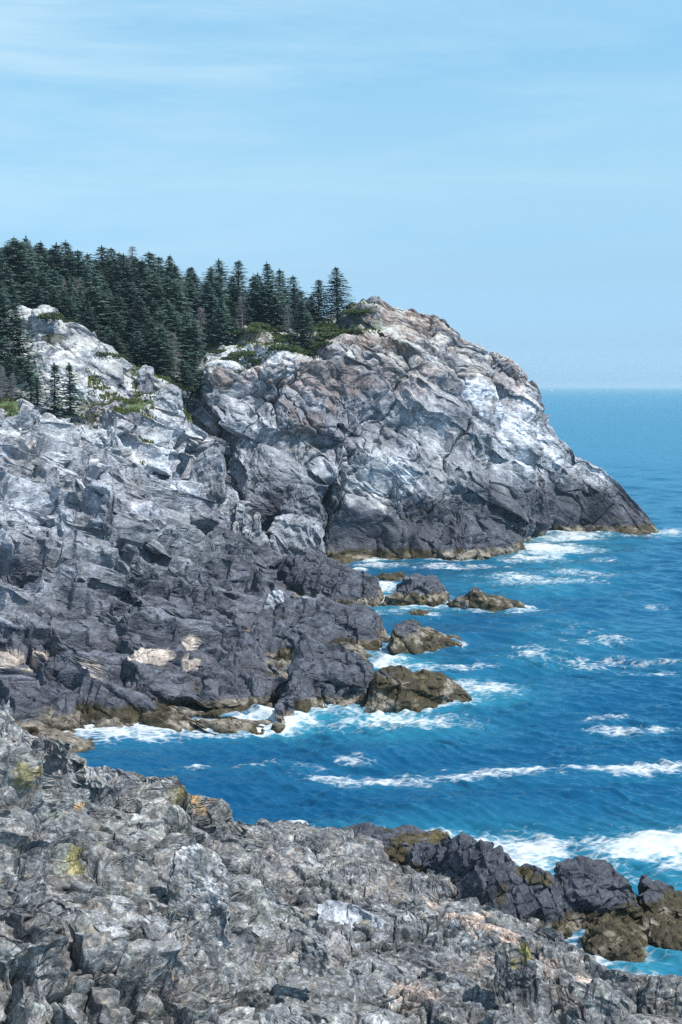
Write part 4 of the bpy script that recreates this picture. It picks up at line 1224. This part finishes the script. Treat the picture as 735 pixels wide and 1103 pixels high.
sj = Acc(); sj.quad(np.array([[7.2, 0, 1.8], [1.2, .8, 2.2], [.9, .1, 16], [1.0, .08, 16.2]]), .5); link('jib_sail', sj.mesh('jib_sail', M_white), parent=boat)

# ================================================================== LIGHT, SKY, AIR
SUN_EL, SUN_AZ = 56.0, 112.0          # azimuth clockwise from straight ahead (+Y)
sun = bpy.data.lights.new('sun', 'SUN'); sun.energy = 5.0; sun.angle = math.radians(.5); sun.color = (1, .95, .88)
so = bpy.data.objects.new('sun', sun); col.objects.link(so)
d = Vector((math.sin(math.radians(SUN_AZ)) * math.cos(math.radians(SUN_EL)), math.cos(math.radians(SUN_AZ)) * math.cos(math.radians(SUN_EL)), math.sin(math.radians(SUN_EL))))
so.rotation_euler = d.to_track_quat('Z', 'Y').to_euler()
w = bpy.data.worlds.new('World'); scene.world = w; w.use_nodes = True
nt = w.node_tree; nt.nodes.clear()
out = nt.nodes.new('ShaderNodeOutputWorld'); bg = nt.nodes.new('ShaderNodeBackground'); nt.links.new(bg.outputs[0], out.inputs[0])
sky = nt.nodes.new('ShaderNodeTexSky'); sky.sky_type = 'NISHITA'; sky.sun_disc = False
sky.sun_elevation = math.radians(SUN_EL); sky.sun_rotation = math.radians(SUN_AZ)
sky.altitude = 30; sky.air_density = 1.0; sky.dust_density = .8; sky.ozone_density = 1.6
tc = nt.nodes.new('ShaderNodeTexCoord')
sx = nt.nodes.new('ShaderNodeSeparateXYZ'); nt.links.new(tc.outputs['Generated'], sx.inputs[0])
cz = math_n(nt, 'MAXIMUM', sx.outputs[2], .004)
cv = nt.nodes.new('ShaderNodeCombineXYZ'); nt.links.new(sx.outputs[0], cv.inputs[0]); nt.links.new(sx.outputs[1], cv.inputs[1]); nt.links.new(cz, cv.inputs[2])
nt.links.new(cv.outputs[0], sky.inputs[0])
# thin cirrus
mp = N_(nt, 'ShaderNodeMapping'); mp.inputs['Scale'].default_value = (1.3, 1.0, 11); mp.inputs['Rotation'].default_value = (0, math.radians(-5), 0)
nt.links.new(tc.outputs['Generated'], mp.inputs[0])
cn = N_(nt, 'ShaderNodeTexNoise', Scale=1.9, Detail=7.0, Roughness=.62, Distortion=.5); nt.links.new(mp.outputs[0], cn.inputs['Vector'])
cm = ramp(nt, cn.outputs['Fac'], [(.42, 0), (.72, 1)])
cm = math_n(nt, 'MULTIPLY', cm, ramp(nt, sx.outputs[2], [(0.02, 0.1), (.16, .5), (.27, 1)]))
tint = nt.nodes.new('ShaderNodeValToRGB')
e = tint.color_ramp.elements
SKY_T = [(0.0, (.30, .52, .95)), (.007, (.295, .50, .885)), (.03, (.25, .39, .645)), (.0755, (.28, .382, .4975)), (.14, (.405, .495, .504)), (.20, (.43, .555, .535)), (.26, (.42, .60, .575)), (.40, (.5, .62, .58))]
e[0].position = 0; e[0].color = (*SKY_T[0][1], 1); e[1].position = .40; e[1].color = (*SKY_T[-1][1], 1)
for p_, c_ in SKY_T[1:-1]:
    x_ = e.new(p_); x_.color = (*c_, 1)
nt.links.new(sx.outputs[2], tint.inputs[0])
c = mixc(nt, 1.0, mixc(nt, 1.0, sky.outputs[0], tint.outputs[0], 'MULTIPLY'), (2.1, 2.1, 2.1), 'MULTIPLY')
cl = math_n(nt, 'MULTIPLY', cm, ramp(nt, math_n(nt, 'MULTIPLY_ADD', sx.outputs[0], 1.0, .5), [(.2, .85), (.5, .42), (.8, .14)]))
c = mixc(nt, cl, c, (5.2, 6.3, 6.8))
nt.links.new(c, bg.inputs[0]); bg.inputs[1].default_value = .13

USE_HAZE = True
if USE_HAZE:
    hz = bpy.data.materials.new('haze'); hz.use_nodes = True
    nt = hz.node_tree; nt.nodes.clear()
    out = nt.nodes.new('ShaderNodeOutputMaterial'); pv = nt.nodes.new('ShaderNodeVolumePrincipled')
    pv.inputs['Color'].default_value = (.575, .825, .98, 1); pv.inputs['Density'].default_value = 7e-5; pv.inputs['Anisotropy'].default_value = 0
    nt.links.new(pv.outputs[0], out.inputs['Volume'])
    bm = bmesh.new(); bmesh.ops.create_cube(bm, size=1)
    me = bpy.data.meshes.new('haze'); bm.to_mesh(me); bm.free(); me.materials.append(hz)
    ho = link('haze', me, (0, 19000, 32)); ho.scale = (64000, 38300, 76); ho['kind'] = 'stuff'

vs = scene.view_settings
vs.view_transform = 'Standard'; vs.look = 'None'; vs.exposure = 0.3; vs.gamma = 1; vs.use_curve_mapping = False
scene.cycles.use_denoising = False; scene.cycles.caustics_reflective = False
scene.cycles.sample_clamp_direct = 2.5; scene.cycles.sample_clamp_indirect = 2.0
scene.cycles.max_bounces = 6; scene.cycles.volume_bounces = 0
